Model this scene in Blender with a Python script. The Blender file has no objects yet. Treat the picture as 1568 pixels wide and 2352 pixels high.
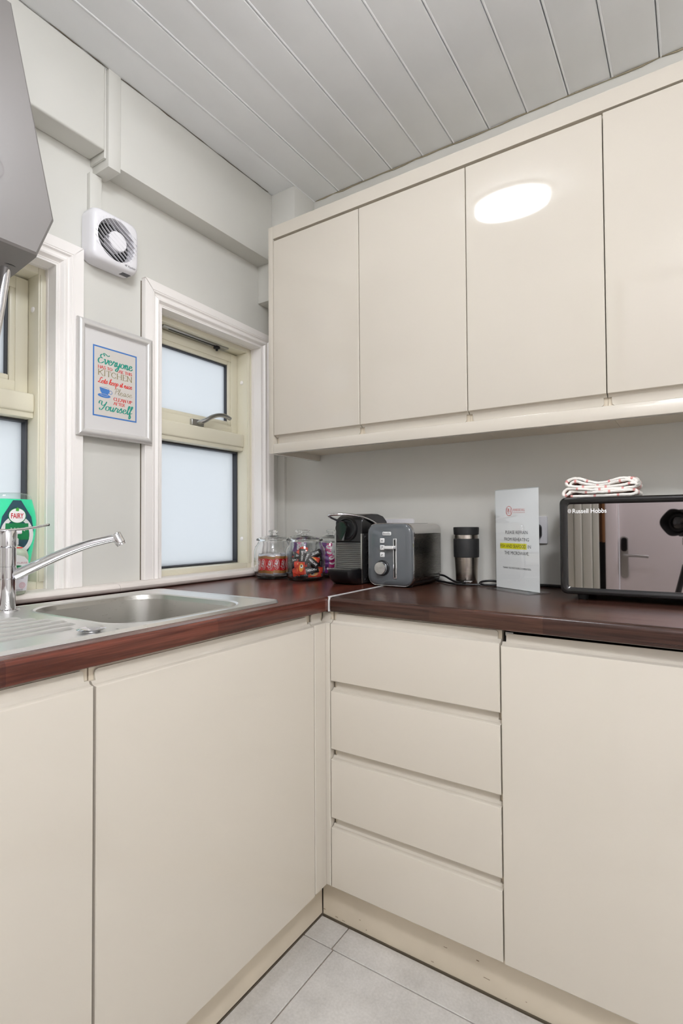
import bpy, bmesh, math, random
from mathutils import Vector, Matrix
random.seed(7)
SC = bpy.context.scene
COL = SC.collection
PI = math.pi

# ------------------------------------------------------------------ camera
cam_data = bpy.data.cameras.new('camera')
cam_data.sensor_fit = 'HORIZONTAL'
cam_data.sensor_width = 36.0
cam_data.lens = 36.0 * 1228.018 / 1568.0
cam_data.clip_start = 0.02
cam_data.clip_end = 60
cam_ob = bpy.data.objects.new('camera', cam_data)
COL.objects.link(cam_ob)
CAM = Vector((1.4758, -1.7569, 1.1104))
FW = Vector((-0.55032, 0.83463, 0.02304)).normalized()
RT = Vector((0.83477, 0.55057, -0.00585)).normalized()
UP = RT.cross(FW).normalized()
RT = FW.cross(UP).normalized()
cam_ob.matrix_world = Matrix(((RT.x, UP.x, -FW.x, CAM.x), (RT.y, UP.y, -FW.y, CAM.y),
                              (RT.z, UP.z, -FW.z, CAM.z), (0, 0, 0, 1)))
SC.camera = cam_ob

# ------------------------------------------------------------------ world (overcast daylight outside the windows)
W = bpy.data.worlds.new('overcast')
SC.world = W
W.use_nodes = True
bg = W.node_tree.nodes['Background']
bg.inputs['Color'].default_value = (0.90, 0.95, 1.0, 1)
bg.inputs['Strength'].default_value = 1.2
LAMP_STRENGTH, FILL_LAMP_STRENGTH = 19.0, 94.0
LAMP_COLOUR = (0.955, 0.975, 1.01)
SC.view_settings.view_transform = 'Standard'
SC.view_settings.look = 'None'
SC.view_settings.exposure = 0.40
SC.view_settings.gamma = 1.0
SC.view_settings.use_curve_mapping = False
SC.cycles.use_denoising = True
SC.cycles.max_bounces = 14
SC.cycles.diffuse_bounces = 10
SC.cycles.glossy_bounces = 5
SC.cycles.transparent_max_bounces = 24
SC.cycles.transmission_bounces = 10
SC.cycles.sample_clamp_indirect = 6.0


# ------------------------------------------------------------------ materials
def lin(c):
    return tuple(((v / 255) / 12.92 if v / 255 <= 0.04045 else ((v / 255 + 0.055) / 1.055) ** 2.4) for v in c)


class NT:
    def __init__(s, name):
        s.m = bpy.data.materials.new(name)
        s.m.use_nodes = True
        s.t = s.m.node_tree
        s.b = s.t.nodes['Principled BSDF']
        s.out = s.t.nodes['Material Output']

    def n(s, kind, **kw):
        nd = s.t.nodes.new(kind)
        for k, v in kw.items():
            if k in nd.inputs:
                nd.inputs[k].default_value = v
            else:
                setattr(nd, k, v)
        return nd

    def l(s, a, b):
        s.t.links.new(a, b)

    def coords(s, scale=(1, 1, 1), rot=(0, 0, 0)):
        tc = s.n('ShaderNodeTexCoord')
        mp = s.n('ShaderNodeMapping')
        mp.inputs['Scale'].default_value = scale
        mp.inputs['Rotation'].default_value = rot
        s.l(tc.outputs['Object'], mp.inputs['Vector'])
        return mp.outputs['Vector']


def mat(name, rgb, rough=0.5, metal=0.0, bump=0.0, bscale=60, var=0.0, vscale=3, stretch=(1, 1, 1), spec=0.5, coat=0.0, dist=0.002):
    k = NT(name)
    c = lin(rgb)
    k.b.inputs['Base Color'].default_value = (*c, 1)
    k.b.inputs['Roughness'].default_value = rough
    k.b.inputs['Metallic'].default_value = metal
    k.b.inputs['Specular IOR Level'].default_value = spec
    k.b.inputs['Coat Weight'].default_value = coat
    if var > 0:
        nz = k.n('ShaderNodeTexNoise', Scale=vscale, Detail=5)
        k.l(k.coords(stretch), nz.inputs['Vector'])
        rp = k.n('ShaderNodeValToRGB')
        rp.color_ramp.elements[0].position = 0.3
        rp.color_ramp.elements[1].position = 0.7
        rp.color_ramp.elements[0].color = (*[x * (1 - var) for x in c], 1)
        rp.color_ramp.elements[1].color = (*[min(1, x * (1 + var * 0.5)) for x in c], 1)
        k.l(nz.outputs['Fac'], rp.inputs['Fac'])
        k.l(rp.outputs['Color'], k.b.inputs['Base Color'])
    if bump > 0:
        nb = k.n('ShaderNodeTexNoise', Scale=bscale, Detail=4)
        k.l(k.coords(stretch), nb.inputs['Vector'])
        bp = k.n('ShaderNodeBump', Strength=bump, Distance=dist)
        k.l(nb.outputs['Fac'], bp.inputs['Height'])
        k.l(bp.outputs['Normal'], k.b.inputs['Normal'])
    return k.m


def thin_glass(name, tint=(1, 1, 1), rough=0.02, base=0.05, boost=0.75):
    k = NT(name)
    k.t.nodes.remove(k.b)
    tr = k.n('ShaderNodeBsdfTransparent')
    tr.inputs['Color'].default_value = (*tint, 1)
    gl = k.n('ShaderNodeBsdfGlossy')
    gl.inputs['Roughness'].default_value = rough
    lw = k.n('ShaderNodeLayerWeight', Blend=0.35)
    mr = k.n('ShaderNodeMapRange')
    mr.inputs['To Min'].default_value = base
    mr.inputs['To Max'].default_value = boost
    pw = k.n('ShaderNodeMath', operation='POWER')
    pw.inputs[1].default_value = 2.0
    k.l(lw.outputs['Facing'], pw.inputs[0])
    k.l(pw.outputs[0], mr.inputs['Value'])
    mx = k.n('ShaderNodeMixShader')
    k.l(mr.outputs['Result'], mx.inputs['Fac'])
    k.l(tr.outputs[0], mx.inputs[1])
    k.l(gl.outputs[0], mx.inputs[2])
    k.l(mx.outputs[0], k.out.inputs['Surface'])
    return k.m


def frosted():
    k = NT('frosted_glass')
    k.t.nodes.remove(k.b)
    tl = k.n('ShaderNodeBsdfTranslucent')
    tl.inputs['Color'].default_value = (0.86, 0.88, 0.9, 1)
    df = k.n('ShaderNodeBsdfDiffuse')
    df.inputs['Color'].default_value = (0.75, 0.77, 0.78, 1)
    gl = k.n('ShaderNodeBsdfGlossy')
    gl.inputs['Roughness'].default_value = 0.25
    m1 = k.n('ShaderNodeMixShader')
    m1.inputs['Fac'].default_value = 0.25
    m2 = k.n('ShaderNodeMixShader')
    m2.inputs['Fac'].default_value = 0.05
    k.l(tl.outputs[0], m1.inputs[1])
    k.l(df.outputs[0], m1.inputs[2])
    k.l(m1.outputs[0], m2.inputs[1])
    k.l(gl.outputs[0], m2.inputs[2])
    k.l(m2.outputs[0], k.out.inputs['Surface'])
    return k.m


def emissive(name, col, strength):
    k = NT(name)
    k.b.inputs['Base Color'].default_value = (0.8, 0.8, 0.8, 1)
    k.b.inputs['Emission Color'].default_value = (*col, 1)
    k.b.inputs['Emission Strength'].default_value = strength
    return k.m


def walnut(name, along_y, c1, c2):
    k = NT(name)
    rot = (0, 0, PI / 2) if along_y else (0, 0, 0)
    v = k.coords((1, 1, 1), rot)
    br = k.n('ShaderNodeTexBrick')
    br.offset = 0.37
    br.inputs['Scale'].default_value = 1.0
    br.inputs['Mortar Size'].default_value = 0.0
    br.inputs['Brick Width'].default_value = 0.42
    br.inputs['Row Height'].default_value = 0.046
    br.inputs['Color1'].default_value = (*lin(c1), 1)
    br.inputs['Color2'].default_value = (*lin(c2), 1)
    k.l(v, br.inputs['Vector'])
    mp = k.n('ShaderNodeMapping')
    mp.inputs['Scale'].default_value = (5, 140, 140)
    k.l(v, mp.inputs['Vector'])
    nz = k.n('ShaderNodeTexNoise', Scale=1.0, Detail=6, Distortion=0.6)
    k.l(mp.outputs['Vector'], nz.inputs['Vector'])
    rp = k.n('ShaderNodeValToRGB')
    rp.color_ramp.elements[0].position = 0.28
    rp.color_ramp.elements[0].color = (0.42, 0.40, 0.40, 1)
    rp.color_ramp.elements[1].position = 0.72
    rp.color_ramp.elements[1].color = (1.35, 1.3, 1.25, 1)
    k.l(nz.outputs['Fac'], rp.inputs['Fac'])
    mx = k.n('ShaderNodeMix', data_type='RGBA', blend_type='MULTIPLY')
    mx.inputs[0].default_value = 1.0
    k.l(br.outputs['Color'], mx.inputs[6])
    k.l(rp.outputs['Color'], mx.inputs[7])
    k.l(mx.outputs[2], k.b.inputs['Base Color'])
    k.b.inputs['Roughness'].default_value = 0.24
    bp = k.n('ShaderNodeBump', Strength=0.12, Distance=0.001)
    n2 = k.n('ShaderNodeTexNoise', Scale=420.0, Detail=2)
    k.l(v, n2.inputs['Vector'])
    k.l(n2.outputs['Fac'], bp.inputs['Height'])
    k.l(bp.outputs['Normal'], k.b.inputs['Normal'])
    return k.m


def tile_mat():
    k = NT('porcelain_tile')
    v = k.coords()
    a = k.n('ShaderNodeTexNoise', Scale=7.0, Detail=8, Roughness=0.65)
    b = k.n('ShaderNodeTexNoise', Scale=160.0, Detail=3)
    k.l(v, a.inputs['Vector'])
    k.l(v, b.inputs['Vector'])
    ad = k.n('ShaderNodeMath', operation='ADD')
    mu = k.n('ShaderNodeMath', operation='MULTIPLY')
    mu.inputs[1].default_value = 0.45
    k.l(b.outputs['Fac'], mu.inputs[0])
    k.l(a.outputs['Fac'], ad.inputs[0])
    k.l(mu.outputs[0], ad.inputs[1])
    rp = k.n('ShaderNodeValToRGB')
    rp.color_ramp.elements[0].position = 0.45
    rp.color_ramp.elements[0].color = (*lin((176, 173, 168)), 1)
    rp.color_ramp.elements[1].position = 1.0
    rp.color_ramp.elements[1].color = (*lin((212, 209, 205)), 1)
    k.l(ad.outputs[0], rp.inputs['Fac'])
    k.l(rp.outputs['Color'], k.b.inputs['Base Color'])
    k.b.inputs['Roughness'].default_value = 0.55
    return k.m


def brushed(name, rgb, rough, stretch, bump=0.12):
    k = NT(name)
    k.b.inputs['Base Color'].default_value = (*lin(rgb), 1)
    k.b.inputs['Metallic'].default_value = 1.0
    nz = k.n('ShaderNodeTexNoise', Scale=1.0, Detail=3)
    k.l(k.coords(stretch), nz.inputs['Vector'])
    mr = k.n('ShaderNodeMapRange')
    mr.inputs['To Min'].default_value = rough * 0.75
    mr.inputs['To Max'].default_value = rough * 1.3
    k.l(nz.outputs['Fac'], mr.inputs['Value'])
    k.l(mr.outputs['Result'], k.b.inputs['Roughness'])
    bp = k.n('ShaderNodeBump', Strength=bump, Distance=0.0005)
    k.l(nz.outputs['Fac'], bp.inputs['Height'])
    k.l(bp.outputs['Normal'], k.b.inputs['Normal'])
    return k.m


def towel_mat():
    k = NT('tea_towel_cotton')
    v = k.coords()
    sx = k.n('ShaderNodeSeparateXYZ')
    tc = k.n('ShaderNodeTexCoord')
    k.l(tc.outputs['UV'], sx.inputs[0])
    facs = []
    for ax, per, w in ((0, 0.055, 0.10), (1, 0.05, 0.12)):
        d = k.n('ShaderNodeMath', operation='DIVIDE')
        d.inputs[1].default_value = per
        k.l(sx.outputs[ax], d.inputs[0])
        f = k.n('ShaderNodeMath', operation='FRACT')
        k.l(d.outputs[0], f.inputs[0])
        c = k.n('ShaderNodeMath', operation='LESS_THAN')
        c.inputs[1].default_value = w
        k.l(f.outputs[0], c.inputs[0])
        facs.append(c.outputs[0])
    ad = k.n('ShaderNodeMath', operation='ADD')
    k.l(facs[0], ad.inputs[0])
    k.l(facs[1], ad.inputs[1])
    mu = k.n('ShaderNodeMath', operation='MULTIPLY')
    mu.inputs[1].default_value = 0.62
    k.l(ad.outputs[0], mu.inputs[0])
    mx = k.n('ShaderNodeMix', data_type='RGBA')
    mx.clamp_factor = True
    mx.inputs[6].default_value = (*lin((244, 240, 234)), 1)
    mx.inputs[7].default_value = (*lin((214, 60, 58)), 1)
    k.l(mu.outputs[0], mx.inputs[0])
    k.l(mx.outputs[2], k.b.inputs['Base Color'])
    k.b.inputs['Roughness'].default_value = 0.95
    nb = k.n('ShaderNodeTexNoise', Scale=420.0, Detail=3)
    k.l(v, nb.inputs['Vector'])
    bp = k.n('ShaderNodeBump', Strength=0.7, Distance=0.002)
    k.l(nb.outputs['Fac'], bp.inputs['Height'])
    k.l(bp.outputs['Normal'], k.b.inputs['Normal'])
    return k.m


def knob_mat():
    k = NT('radial_spun_steel')
    v = k.coords()
    g = k.n('ShaderNodeTexGradient', gradient_type='RADIAL')
    mp = k.n('ShaderNodeMapping')
    mp.inputs['Rotation'].default_value = (PI / 2, 0, 0)
    k.l(v, mp.inputs['Vector'])
    k.l(mp.outputs[0], g.inputs[0])
    k.b.inputs['Base Color'].default_value = (*lin((225, 225, 225)), 1)
    k.b.inputs['Metallic'].default_value = 1
    k.b.inputs['Roughness'].default_value = 0.22
    k.b.inputs['Anisotropic'].default_value = 0.85
    tg = k.n('ShaderNodeTangent', direction_type='RADIAL', axis='Y')
    k.l(tg.outputs[0], k.b.inputs['Tangent'])
    return k.m


M = {}
M['wall'] = mat('wall_paint', (211, 210, 204), 0.6, bump=0.10, bscale=35, var=0.03, vscale=4)
M['ceiling'] = mat('ceiling_gloss_paint', (240, 242, 245), 0.42, bump=0.22, bscale=30, var=0.03, vscale=9, stretch=(1, 0.6, 1))
M['crack'] = mat('dark_crack', (96, 86, 72), 0.9)
M['trim'] = mat('white_trim_paint', (241, 237, 234), 0.28, bump=0.08, bscale=50)
M['sill'] = mat('sill_paint_worn', (228, 220, 214), 0.4, bump=0.4, bscale=45, var=0.10, vscale=14, stretch=(1, 0.35, 1))
M['pvc'] = mat('ivory_window_frame', (222, 217, 197), 0.35, bump=0.04, bscale=300)
M['gasket'] = mat('dark_rubber_gasket', (58, 60, 66), 0.45)
M['frost'] = frosted()
M['cream'] = mat('cream_gloss_door', (203, 196, 184), 0.05, var=0.012, vscale=3, spec=0.5)
M['cream_matt'] = mat('cream_carcass', (216, 205, 186), 0.35)
M['plinth'] = mat('cream_plinth', (214, 203, 184), 0.22, var=0.06, vscale=8)
M['wood_x'] = walnut('walnut_laminate_right', False, (58, 37, 31), (84, 55, 44))
M['wood_y'] = walnut('walnut_laminate_left', True, (72, 37, 31), (100, 52, 40))
M['alu'] = mat('white_aluminium', (236, 236, 236), 0.3, metal=0.3)
M['tile'] = tile_mat()
M['grout'] = mat('brown_grout', (132, 116, 102), 0.9)
M['steel'] = brushed('brushed_steel', (232, 232, 230), 0.30, (900, 30, 900), 0.06)
M['steel_bowl'] = brushed('brushed_bowl_steel', (200, 198, 193), 0.3, (30, 30, 900), 0.05)
M['chrome'] = mat('chrome', (225, 225, 228), 0.05, metal=1)
M['satin'] = mat('satin_metal', (176, 176, 174), 0.32, metal=1)
M['white_pl'] = mat('white_plastic', (232, 231, 235), 0.25)
M['grey_pl'] = mat('grey_plastic', (122, 118, 116), 0.42, bump=0.03, bscale=200)
M['frame_sil'] = mat('silver_frame', (214, 212, 210), 0.32, metal=0.35)
M['paper'] = mat('paper', (247, 246, 246), 0.7)
M['paper_dim'] = mat('poster_paper', (206, 201, 195), 0.55)
M['poster_white'] = mat('poster_white', (212, 210, 209), 0.55)
M['black'] = mat('black_plastic', (22, 22, 24), 0.28)
M['black_gloss'] = mat('black_gloss', (26, 25, 25), 0.1)
M['black_matt'] = mat('black_matt_rubber', (30, 30, 31), 0.6, bump=0.15, bscale=500)
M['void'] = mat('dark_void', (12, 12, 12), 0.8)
k = NT('clear_glass')
k.b.inputs['Base Color'].default_value = (0.985, 0.995, 0.995, 1)
k.b.inputs['Transmission Weight'].default_value = 1.0
k.b.inputs['Roughness'].default_value = 0.0
k.b.inputs['IOR'].default_value = 1.45
M['glass'] = k.m
M['wall_bounce'] = mat('bounce_wall_paint', (236, 234, 231), 0.6, bump=0.10, bscale=35)  # whiter than the room's own wall paint, chosen to bounce more light
M['acrylic'] = thin_glass('clear_acrylic', (0.97, 0.98, 0.98), 0.03, 0.04, 0.6)
M['mirror'] = mat('mirror_glass', (168, 160, 160), 0.02, metal=1)
M['toaster_grey'] = mat('toaster_enamel', (92, 96, 100), 0.08, coat=0.5)
M['steel_side'] = brushed('toaster_steel', (120, 118, 114), 0.28, (900, 20, 900), 0.1)
M['spun'] = knob_mat()
M['soap_green'] = NT('green_soap').m
k = NT('green_soap')
k.b.inputs['Base Color'].default_value = (*lin((90, 255, 195)), 1)
k.b.inputs['Roughness'].default_value = 0.08
k.b.inputs['Transmission Weight'].default_value = 0.75
k.b.inputs['IOR'].default_value = 1.25
M['soap_green'] = k.m
k = NT('milky_soap')
k.b.inputs['Base Color'].default_value = (*lin((214, 226, 206)), 1)
k.b.inputs['Roughness'].default_value = 0.12
k.b.inputs['Transmission Weight'].default_value = 0.25
k.b.inputs['Subsurface Weight'].default_value = 0.15
M['soap_milk'] = k.m
M['clear_pl'] = thin_glass('clear_bottle', (0.93, 0.98, 0.97), 0.06, 0.1, 0.7)
M['label_navy'] = mat('label_navy', (42, 78, 92), 0.25)
M['label_green'] = mat('label_green', (10, 122, 70), 0.3)
M['label_white'] = mat('label_white', (240, 240, 240), 0.3)
M['label_grey'] = mat('label_grey', (206, 204, 208), 0.3)
M['ink_black'] = mat('ink_black', (38, 36, 42), 0.6)
M['ink_red'] = mat('ink_red', (214, 66, 60), 0.6)
M['ink_dred'] = mat('ink_dark_red', (190, 24, 34), 0.5)
M['ink_teal'] = mat('ink_teal', (36, 146, 128), 0.6)
M['ink_olive'] = mat('ink_olive', (134, 124, 72), 0.6)
M['ink_blue'] = mat('ink_blue', (64, 118, 186), 0.6)
M['ink_pink'] = mat('ink_pink', (196, 130, 140), 0.6)
M['ink_brick'] = mat('ink_brick', (204, 92, 82), 0.6)
M['ink_white'] = mat('ink_white', (248, 248, 248), 0.5)
M['ink_grey'] = mat('ink_grey', (90, 90, 96), 0.5)
M['yellow'] = mat('yellow_highlight', (240, 232, 10), 0.6)
M['red_wrap'] = mat('red_wrapper', (214, 30, 38), 0.25)
M['biscuit'] = mat('biscuit', (176, 118, 58), 0.7, var=0.15, vscale=300)
M['film'] = mat('silver_film', (216, 214, 218), 0.2, metal=0.4, bump=0.6, bscale=140)
M['red_sachet'] = mat('red_sachet', (232, 66, 36), 0.25, bump=0.4, bscale=90)
M['dark_sachet'] = mat('dark_sachet', (46, 40, 42), 0.25, bump=0.4, bscale=90)
M['orange'] = mat('orange_print', (246, 164, 60), 0.3)
M['purple'] = mat('purple_sachet', (112, 44, 138), 0.25, bump=0.4, bscale=90)
M['magenta'] = mat('magenta_sachet', (206, 30, 122), 0.25, bump=0.4, bscale=90)
M['pink'] = mat('pink_sachet', (236, 120, 170), 0.3, bump=0.4, bscale=90)
M['towel'] = towel_mat()
M['lamp'] = emissive('lamp_diffuser', LAMP_COLOUR, LAMP_STRENGTH)
M['fill_lamp'] = emissive('fill_lamp_diffuser', LAMP_COLOUR, FILL_LAMP_STRENGTH)  # diffuser of the unseen lamp added to brighten the room
M['door_white'] = mat('door_paint', (236, 230, 232), 0.4, var=0.03, vscale=5)
M['wood_brown'] = mat('brown_wood', (150, 104, 62), 0.45, var=0.15, vscale=6, stretch=(8, 8, 1))
M['lens'] = mat('lens_glass', (8, 8, 12), 0.03, coat=1)


# ------------------------------------------------------------------ mesh builder
class MB:
    def __init__(s):
        s.v, s.f, s.mi, s.uv = [], [], [], {}

    def add(s, vs, fs, mi=0):
        o = len(s.v)
        s.v += [Vector(p) for p in vs]
        s.f += [tuple(i + o for i in f) for f in fs]
        s.mi += [mi] * len(fs)
        return s

    def bm(s, b, mi=0):
        b.verts.index_update()
        s.add([v.co.copy() for v in b.verts], [[v.index for v in f.verts] for f in b.faces], mi)
        b.free()
        return s

    def box(s, x0, x1, y0, y1, z0, z1, bev=0.0, seg=2, mi=0):
        if x0 > x1: x0, x1 = x1, x0
        if y0 > y1: y0, y1 = y1, y0
        if z0 > z1: z0, z1 = z1, z0
        vs = [(x0, y0, z0), (x1, y0, z0), (x1, y1, z0), (x0, y1, z0), (x0, y0, z1), (x1, y0, z1), (x1, y1, z1), (x0, y1, z1)]
        fs = [(0, 3, 2, 1), (4, 5, 6, 7), (0, 1, 5, 4), (1, 2, 6, 5), (2, 3, 7, 6), (3, 0, 4, 7)]
        if bev <= 0:
            return s.add(vs, fs, mi)
        b = bmesh.new()
        q = [b.verts.new(p) for p in vs]
        for f in fs:
            b.faces.new([q[i] for i in f])
        bmesh.ops.bevel(b, geom=b.edges[:], offset=bev, segments=seg, affect='EDGES', profile=0.5)
        return s.bm(b, mi)

    def prism(s, prof, a0, a1, fmap, mi=0):
        """closed polygon prof [(p,q)] swept from a0 to a1; fmap(a,p,q)->xyz"""
        n = len(prof)
        vs = [fmap(a0, *p) for p in prof] + [fmap(a1, *p) for p in prof]
        fs = [(i, (i + 1) % n, n + (i + 1) % n, n + i) for i in range(n)]
        fs += [tuple(range(n - 1, -1, -1)), tuple(range(n, 2 * n))]
        return s.add(vs, fs, mi)

    def lathe(s, prof, c=(0, 0, 0), seg=32, axis='z', mi=0, rot=None):
        """open profile [(r,h)]; r=0 ends are closed"""
        c = Vector(c)
        vs, rings = [], []
        for r, h in prof:
            if r < 1e-7:
                rings.append([len(vs)])
                vs.append((0, 0, h))
            else:
                rings.append(list(range(len(vs), len(vs) + seg)))
                vs += [(r * math.cos(2 * PI * i / seg), r * math.sin(2 * PI * i / seg), h) for i in range(seg)]
        fs = []
        for A, B in zip(rings, rings[1:]):
            for i in range(seg):
                j = (i + 1) % seg
                if len(A) == 1 and len(B) == 1:
                    continue
                if len(A) == 1:
                    fs.append((A[0], B[j], B[i]))
                elif len(B) == 1:
                    fs.append((A[i], A[j], B[0]))
                else:
                    fs.append((A[i], A[j], B[j], B[i]))
        if rot is None:
            rot = {'z': Matrix.Identity(3), 'x': Matrix(((0, 0, 1), (1, 0, 0), (0, 1, 0))),
                   'y': Matrix(((0, 1, 0), (0, 0, 1), (1, 0, 0)))}[axis]
        return s.add([rot @ Vector(p) + c for p in vs], fs, mi)

    def tube(s, pts, rad, seg=10, mi=0, flat=1.0, up=(0, 0, 1)):
        pts = [Vector(p) for p in pts]
        n = len(pts)
        rads = rad if isinstance(rad, (list, tuple)) else [rad] * n
        vs = []
        prev = None
        for i, p in enumerate(pts):
            t = (pts[min(i + 1, n - 1)] - pts[max(i - 1, 0)]).normalized()
            if prev is None:
                u = Vector(up)
                if abs(u.dot(t)) > 0.95:
                    u = Vector((1, 0, 0))
                a = t.cross(u).normalized()
            else:
                a = (prev - t * prev.dot(t)).normalized()
            prev = a
            b = t.cross(a).normalized()
            for k_ in range(seg):
                th = 2 * PI * k_ / seg
                vs.append(p + a * (rads[i] * math.cos(th)) + b * (rads[i] * flat * math.sin(th)))
        fs = []
        for i in range(n - 1):
            for k_ in range(seg):
                j = (k_ + 1) % seg
                fs.append((i * seg + k_, i * seg + j, (i + 1) * seg + j, (i + 1) * seg + k_))
        fs.append(tuple(range(seg - 1, -1, -1)))
        fs.append(tuple(range((n - 1) * seg, n * seg)))
        return s.add(vs, fs, mi)

    def build(s, name, mats, parent=None, origin=None, smooth=35, recalc=True):
        me = bpy.data.meshes.new(name)
        off = Vector(origin) if origin is not None else Vector((0, 0, 0))
        me.from_pydata([tuple(p - off) for p in s.v], [], s.f)
        if not isinstance(mats, (list, tuple)):
            mats = [mats]
        for m_ in mats:
            me.materials.append(m_)
        for p, i in zip(me.polygons, s.mi):
            p.material_index = i
        if recalc:
            b = bmesh.new()
            b.from_mesh(me)
            bmesh.ops.recalc_face_normals(b, faces=b.faces[:])
            b.to_mesh(me)
            b.free()
        if smooth:
            me.shade_smooth()
            me.set_sharp_from_angle(angle=math.radians(smooth))
        me.update()
        o = bpy.data.objects.new(name, me)
        COL.objects.link(o)
        if parent is not None:
            o.parent = parent
        return o


def tag(o, label, cat, group=None):
    o['label'] = label
    o['category'] = cat
    if group:
        o['group'] = group
    return o


class Thing:
    """an Empty at the thing's base; parts are given in world coordinates (w=True) or in its own frame"""
    def __init__(s, name, label=None, cat=None, loc=(0, 0, 0), rz=0.0, group=None, kind=None, label_only=None):
        s.o = bpy.data.objects.new(name, None)
        s.o.empty_display_size = 0.05
        COL.objects.link(s.o)
        s.loc = Vector(loc)
        s.o.location = s.loc
        s.o.rotation_euler = (0, 0, rz)
        s.rz = rz
        if label: s.o['label'] = label
        if cat: s.o['category'] = cat
        if group: s.o['group'] = group
        if kind: s.o['kind'] = kind

    def part(s, name, mb, m, parent=None, smooth=35, label=None, recalc=True):
        o = mb.build(name, m, parent or s.o, origin=s.loc if s.rz == 0 else None, smooth=smooth, recalc=recalc)
        if label: o['label'] = label
        return o


def struct(name, mb, m, smooth=35):
    o = mb.build(name, m, smooth=smooth)
    o['kind'] = 'structure'
    return o


def catmull(pts, n=6, closed=False):
    pts = [Vector(p) for p in pts]
    if len(pts) < 3:
        return pts
    out = []
    m = len(pts)
    rng = range(m) if closed else range(m - 1)
    for i in rng:
        if closed:
            p0, p1, p2, p3 = pts[i - 1], pts[i], pts[(i + 1) % m], pts[(i + 2) % m]
        else:
            p0, p1, p2, p3 = pts[max(i - 1, 0)], pts[i], pts[i + 1], pts[min(i + 2, m - 1)]
        for k_ in range(n):
            t = k_ / n
            out.append(0.5 * ((2 * p1) + (p2 - p0) * t + (2 * p0 - 5 * p1 + 4 * p2 - p3) * t * t + (3 * p1 - p0 - 3 * p2 + p3) * t ** 3))
    if not closed:
        out.append(pts[-1])
    return out


def rrect(w, h, r, seg=5, cx=0.0, cy=0.0):
    """rounded rectangle outline, counter-clockwise"""
    pts = []
    for sx, sy, a0 in ((1, 1, 0), (-1, 1, 90), (-1, -1, 180), (1, -1, 270)):
        for i in range(seg + 1):
            a = math.radians(a0 + 90 * i / seg)
            pts.append((cx + sx * (w / 2 - r) + r * math.cos(a), cy + sy * (h / 2 - r) + r * math.sin(a)))
    return pts


def loft(mb, loops, cap0=True, cap1=True, mi=0):
    n = len(loops[0])
    vs = [p for L in loops for p in L]
    fs = []
    for a in range(len(loops) - 1):
        for i in range(n):
            j = (i + 1) % n
            fs.append((a * n + i, a * n + j, (a + 1) * n + j, (a + 1) * n + i))
    if cap0: fs.append(tuple(range(n - 1, -1, -1)))
    if cap1: fs.append(tuple(range((len(loops) - 1) * n, len(loops) * n)))
    return mb.add(vs, fs, mi)


# ------------------------------------------------------------------ lettering
def plane_map(org, u, v):
    org, u, v = Vector(org), Vector(u).normalized(), Vector(v).normalized()
    nrm = u.cross(v)
    return lambda a, b, c=0.0: org + u * a + v * b + nrm * c


def text_mb(s, fmap, cx, cy, width=None, height=None, shear=0.0, bold=0.0, lift=0.0004):
    """built-in sans lettering fitted to a width/height and centred on (cx, cy) of the plane"""
    cu = bpy.data.curves.new('t', 'FONT')
    cu.body = s
    cu.size = 1.0
    cu.shear = shear
    cu.offset = bold
    cu.resolution_u = 3
    cu.fill_mode = 'FRONT'
    ob = bpy.data.objects.new('t', cu)
    COL.objects.link(ob)
    dg = bpy.context.evaluated_depsgraph_get()
    me = bpy.data.meshes.new_from_object(ob.evaluated_get(dg))
    bpy.data.objects.remove(ob)
    xs = [v.co.x for v in me.vertices]
    ys = [v.co.y for v in me.vertices]
    x0, x1, y0, y1 = min(xs), max(xs), min(ys), max(ys)
    sx = width / (x1 - x0) if width else None
    sy = height / (y1 - y0) if height else None
    sx = sx or sy
    sy = sy or sx
    mb = MB()
    mb.add([fmap(cx + (v.co.x - (x0 + x1) / 2) * sx, cy + (v.co.y - (y0 + y1) / 2) * sy, lift) for v in me.vertices],
           [tuple(p.vertices) for p in me.polygons])
    bpy.data.meshes.remove(me)
    return mb


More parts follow.
